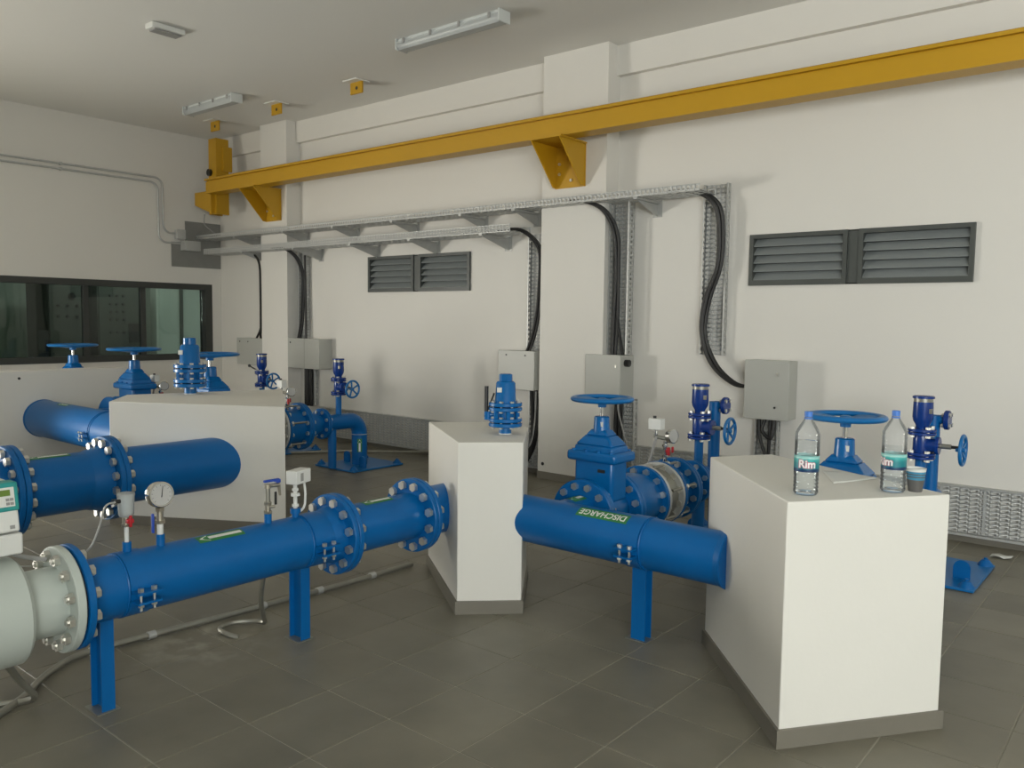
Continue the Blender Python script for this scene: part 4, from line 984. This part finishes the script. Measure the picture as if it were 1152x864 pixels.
def instruments(x, y, label_s, label_g):
    zt = ZA+.165; t = thing('instrument_manifold', label_s, 'manifold', (x, y, zt), 'instrument manifolds with white switch, gauge and red tap')
    part(MB().cyl((x, y, zt-.01), (x, y, zt+.17), .014, 12).hexnut((x, y, zt+.07), (0, 0, 1), .022, .015).hexnut((x, y, zt+.14), (0, 0, 1), .022, .015), 'riser', CHROME, t)
    part(MB().cbox((x+.03, y-.01, zt+.105), (.018, .018, .055)).cbox((x+.022, y-.005, zt+.105), (.03, .018, .02)).cbox((x+.06, y-.01, zt+.12), (.012, .018, .04)), 'red_handle', RED, t, bevel=.003)
    part(MB().cyl((x-.07, y-.03, zt+.20), (x+.04, y+.01, zt+.18), .013, 10), 'cross_pipe', STEEL, t)
    part(MB().cyl((x-.06, y-.03, zt+.20), (x-.06, y-.03, zt+.245), .012, 10), 'switch_stem', CHROME, t)
    bo = part(MB().cbox((x-.055, y-.03, zt+.285), (.095, .06, .075)), 'switch_box', WHITEP, t, bevel=.004)
    part(MB().cyl((x-.07, y-.03, zt+.322), (x-.07, y-.03, zt+.338), .012, 10), 'cable_gland', BLACKP, bo)
    g = Vector((.97, -.22, .1)).normalized(); c = Vector((x+.035, y+.02, zt+.205))
    go = part(MB().lathe(c-g*.02, g, [(0, .046), (.036, .05), (.038, .044), (.032, .043)], 28), 'gauge_case', CHROME, t)
    part(MB().lathe(c+g*.011, g, [(0, .0435), (.003, .0435)], 28), 'dial', DIAL, go)
    part(MB().tube(smooth_path([(x-.05, y-.04, zt+.20), (x-.07, y-.05, zt+.10), (x-.10, y-.05, zt+.0), (x-.13, y-.06, zt-.06)]), .010, 8), 'hose', GREYP, t)

pump_line(L1X, (4.275, 4.60, 4.81, 5.02, 5.28, 5.40, 5.75), FA-.004, .082,
          ('round blue check valve behind the nearest gate valve', 'bare steel tie-rod dismantling joint by the right pedestal', 'short blue flanged spool beside the right pedestal', 'blue reducer beside the right pedestal', 'blue riser pipe half hidden by the right pedestal'), True, bypass=True)
air_valve(L1X-.02, 5.42, ZA+.07, 'navy air valve with side handwheel left of the right pedestal')
instruments(L1X, 4.89, 'white switch, gauge and red tap cluster on nearest pump line', '')
pump_line(L3X, (4.275, 4.50, 4.86, 5.10, 5.32, 5.40, 6.02), FA-.004, .082,
          ('round blue check valve hidden behind the bottle pedestal', 'bare steel dismantling joint hidden behind the bottle pedestal', 'short blue spool hidden behind the bottle pedestal', 'blue reducer hidden behind the bottle pedestal', 'blue riser whose floor plate shows right of the bottle pedestal'), False, bypass=True)
air_valve(L3X, 5.62, ZA+.07, 'navy air valve with side handwheel right of the water bottles')
pump_line(L2X, (4.38, 4.62, 4.90, 5.17, 5.46, 5.60, 5.98), .245, .086,
          ('round blue check valve hidden behind the left pedestal', 'bare steel dismantling joint at right edge of left pedestal', 'blue flanged spool with many nuts right of the left pedestal', 'blue reducer right of the left pedestal', 'blue elbow riser with up arrow standing on its own floor plate'), True)
air_valve(L2X, 5.69, ZA+.075, 'navy air valve with side handwheel above the blue elbow riser')
instruments(L2X, 5.03, 'white switch, gauge and red tap cluster at right end of left pedestal', '')
pump_line(L2bX, (4.38, 4.62, 4.90, 5.17, 5.46, 5.60, 5.98), .245, .086,
          ('round blue check valve in the far line behind left pedestal', 'bare steel dismantling joint in the far line behind left pedestal', 'blue flanged spool in the far line behind left pedestal', 'blue reducer in the far line behind left pedestal', 'blue riser in the far line behind left pedestal'), False)
av = air_valve(L2bX, 5.72, ZA+.075, 'navy air valve rising over the right end of left pedestal')
instruments(L2bX, 4.45, 'small gauge cluster seen between far gate valve and left pedestal valve', '')
solo(MB().cyl((L2bX-.08, 5.70, 1.01), (L2bX-.17, 5.66, 1.06), .008, 8).lathe((L2bX-.17, 5.66, 1.06), (0, 0, 1), [(-.02, 0), (-.01, .018), (.01, .018), (.02, 0)], 12), 'lever', BLACKP, 'small black ball lever beside the far air valve', 'lever', (L2bX-.12, 5.68, 1.03))

# anti-surge air valves on the pedestals
def top_valve(x, y, z, k, label, lever):
    t = thing('pedestal_air_valve', label, 'air valve', (x, y, z), 'air valves standing on the pedestals')
    Z = (0, 0, 1)
    part(MB().lathe((x, y, z), Z, [(0, .041*k), (.006, .040*k)], 20), 'grout_ring', PAPERW, t)
    part(MB().lathe((x, y, z-.01), Z, [(0, .037*k), (.07*k, .037*k)], 24), 'stub_pipe', LBLUE, t)
    for dz in (.058, .086, .152, .18): part(flange(MB(), (x, y, z+dz*k), Z, .100*k, .022*k, 36), 'flange', VBLUE, t)
    part(MB().lathe((x, y, z+.09*k), Z, [(0, .055*k), (.06*k, .055*k)], 24), 'valve_body', VBLUE, t)
    bj = bolts_joined(MB(), (x, y, z+.072*k), Z, .082*k, 8, .05*k, .009*k)
    part(bolts_joined(bj, (x, y, z+.166*k), Z, .082*k, 8, .05*k, .009*k), 'flange_bolts', ZINC, t, kind='stuff')
    rb = MB()
    for i in range(6):
        th = 2*PI*i/6+.4; rb.cyl((x+.075*k*math.cos(th), y+.075*k*math.sin(th), z+.09*k), (x+.075*k*math.cos(th), y+.075*k*math.sin(th), z+.15*k), .014*k, 8)
    part(rb, 'tie_bolts', VBLUE, t, kind='stuff')
    part(MB().lathe((x, y, z+.19*k), Z, [(0, .068*k), (.01*k, .063*k), (.115*k, .058*k), (.125*k, .050*k), (.128*k, .040*k)], 32), 'bell_housing', VBLUE, t)
    part(MB().lathe((x, y, z+.315*k), Z, [(0, .040*k), (.042*k, .039*k), (.046*k, .030*k)], 8 if lever else 24), 'top_cap', VBLUE, t)
    d = Vector((.55, -.83, 0)); s = Vector((-d.y, d.x, 0)); c = Vector((x, y, z+.27*k))
    off = -s*.03*k
    part(MB().extr([c+d*.061*k+off-s*.014*k-Vector((0, 0, .016*k)), c+d*.061*k+off+s*.014*k-Vector((0, 0, .016*k)), c+d*.059*k+off+s*.014*k+Vector((0, 0, .012*k)), c+d*.059*k+off-s*.014*k+Vector((0, 0, .012*k))], d*.006), 'tag', PAPERW, t)
    if lever:
        sd = Vector((-.77, -.64, 0)); p = Vector((x, y, z+.115*k))
        part(MB().cyl(p+sd*.05, p+sd*.125, .018, 12).cyl(p+sd*.105+Vector((0, 0, -.03)), p+sd*.105+Vector((0, 0, .02)), .022, 12), 'lever_hub', VBLUE, t)
        p2 = p+sd*.115
        lv = part(MB().tube([p2+Vector((0, 0, .02)), p2+sd*.0+Vector((0, 0, .08)), p2+sd*.0+Vector((0, 0, .17))], .013, 10), 'lever', BLACKP, t)
        part(MB().tube([p2+Vector((.015, 0, .03)), p2+Vector((.045, .02, .13))], .005, 8), 'latch_rod', BLACKP, lv)
    return t
top_valve(-3.13, 3.745, ZP, 1.0, 'blue air valve with black lever on top of the middle pedestal', True)
top_valve(-6.72, 3.74, ZP, 1.36, 'blue air valve with round head on top of the left pedestal', False)

# ------------------------------------------------------------------ bottles, cup, paper
def bottle(x, y, label, rot, level):
    t = thing('water_bottle', label, 'bottle', (x, y, ZP), 'water bottles on the right pedestal')
    prof = [(.004, .0), (.0015, .022), (.003, .038), (.012, .0435)]
    z = .02
    while z < .080:
        prof += [(z, .0435), (z+.006, .0415), (z+.011, .0435)]; z += .0155
    prof += [(.092, .0435), (.095, .0428), (.161, .0428), (.164, .0435)]
    z = .170
    while z < .235:
        prof += [(z, .0435), (z+.005, .042), (z+.010, .0435)]; z += .0145
    prof += [(.245, .043), (.262, .038), (.280, .029), (.296, .019), (.304, .0145), (.316, .0135), (.322, .0135)]
    prof = [(a, b*1.10) if a < .25 else (a, b*(1.10-.10*min(1, (a-.25)/.06))) for a, b in prof]
    part(MB().lathe((x, y, ZP), (0, 0, 1), prof, 40, caps=False), 'bottle', PET, t)
    part(MB().lathe((x, y, ZP), (0, 0, 1), [(.005, .0), (.0022, .024), (.004, .0405), (.011, .0455)], 10, caps=False), 'base_foot', PETB, t)
    wp = [(.004, 0)]+[(max(zz, .004), max(rr-.0012, .0)) for zz, rr in prof[1:] if zz < level]+[(level, .044), (level, 0)]
    part(MB().lathe((x, y, ZP+.0008), (0, 0, 1), wp, 40), 'water', WATER, t)
    lb = part(MB().lathe((x, y, ZP+.096), (0, 0, 1), [(0, .0484), (.064, .0484)], 48, caps=False), 'label', LABELM, t)
    d = Vector((math.cos(rot), math.sin(rot), 0))
    vs, fs = text_mesh('Rim', .043, .0012)
    def W(v, r, s=1.0): return wrap_on((x, y, ZP+.127), (0, 0, 1), d, r, v.y*s, v.x*s)
    vs2, fs2 = text_mesh('Rim', .043, .003)
    part(MB().add([W(v, .0490) for v in vs2], fs2), 'lettering_edge', TEXTP, lb)
    part(MB().add([W(v, .0496) for v in vs], fs), 'lettering', TEXTW, lb)
    part(MB().lathe((x, y, ZP+.312), (0, 0, 1), [(0, .0155), (.020, .0155), (.0215, .014)], 24), 'cap', CAPB, t)
    part(MB().lathe((x, y, ZP+.303), (0, 0, 1), [(0, .0165), (.005, .0165)], 24), 'neck_ring', CAPB, t)
bottle(-1.151, 3.255, 'water bottle with Rim label at the front corner of pedestal', math.radians(-68), .215)
bottle(-.903, 3.555, 'water bottle beside the paper cup at the right of pedestal', math.radians(-118), .185)
t = thing('paper_cup', 'small dark paper cup with blue band beside the right bottle', 'cup', (-.835, 3.63, ZP))
cx_, cy_ = -.835, 3.63
part(MB().lathe((cx_, cy_, ZP), (0, 0, 1), [(0, 0), (0, .026), (.050, .033)], 28, caps=False), 'base', CUPG, t)
bb_ = part(MB().lathe((cx_, cy_, ZP+.050), (0, 0, 1), [(0, .033), (.034, .037)], 28, caps=False), 'blue_band', CUPB, t)
for zz_ in (.010, .021): part(MB().lathe((cx_, cy_, ZP+.050+zz_), (0, 0, 1), [(0, .0341+zz_*.118), (.004, .0346+zz_*.118)], 28, caps=False), 'dark_stripe', CUPG, bb_)
part(MB().lathe((cx_, cy_, ZP+.084), (0, 0, 1), [(0, .037), (.010, .038), (.012, .0395), (.013, .037), (.0, .036), (-.02, .034)], 28, caps=False), 'rim', PAPERW, t)
mb = MB(); vs = []; fs = []
cr = [Vector((-1.279, 3.825, ZP)), Vector((-1.139, 3.559, ZP)), Vector((-1.02, 3.80, ZP)), Vector((-1.20, 3.89, ZP))]
N = 8
for i in range(N+1):
    for j in range(N+1):
        u = i/N; v = j/N
        p = cr[0]*(1-u)*(1-v)+cr[1]*u*(1-v)+cr[2]*u*v+cr[3]*(1-u)*v
        vs.append(p+Vector((0, 0, .0015+.004*abs(math.sin(3*u+2*v))*u*v)))
for i in range(N):
    for j in range(N):
        a = i*(N+1)+j; fs.append((a, a+1, a+N+2, a+N+1))
po = solo(mb.add(vs, fs), 'paper_sheet', PAPERW, 'white sheet of paper lying between the two bottles', 'paper', (-1.15, 3.75, ZP))
sm = po.modifiers.new('sheet', 'SOLIDIFY'); sm.thickness = .0008
mb = MB(); vs = []; fs = []
for i in range(5):
    for j in range(3): vs.append((-1.02+.03*i+.01*j, 6.66+.04*j, .004+.015*abs(math.sin(2.1*i+1.3*j))))
for i in range(4):
    for j in range(2):
        a = i*3+j; fs.append((a, a+1, a+4, a+3))
po = solo(mb.add(vs, fs), 'paper_scrap', PAPERW, 'crumpled white paper scrap on the floor by the wall', 'paper', (-.96, 6.7, 0))
sm = po.modifiers.new('sheet', 'SOLIDIFY'); sm.thickness = .001

solo(MB().cyl((-5.165, 6.795, .155), (-5.165, 6.805, .155), .018, 12), 'wall_plug', BLACKP, 'small black plug low on the middle pilaster face', 'plug', (-5.165, 6.8, .155))
solo(MB().cyl((-9.595, 3.40, .965), (-9.605, 3.40, .965), .014, 12), 'wall_plug', BLACKP, 'small black plug on the face of far left pedestal', 'plug', (-9.6, 3.40, .965))
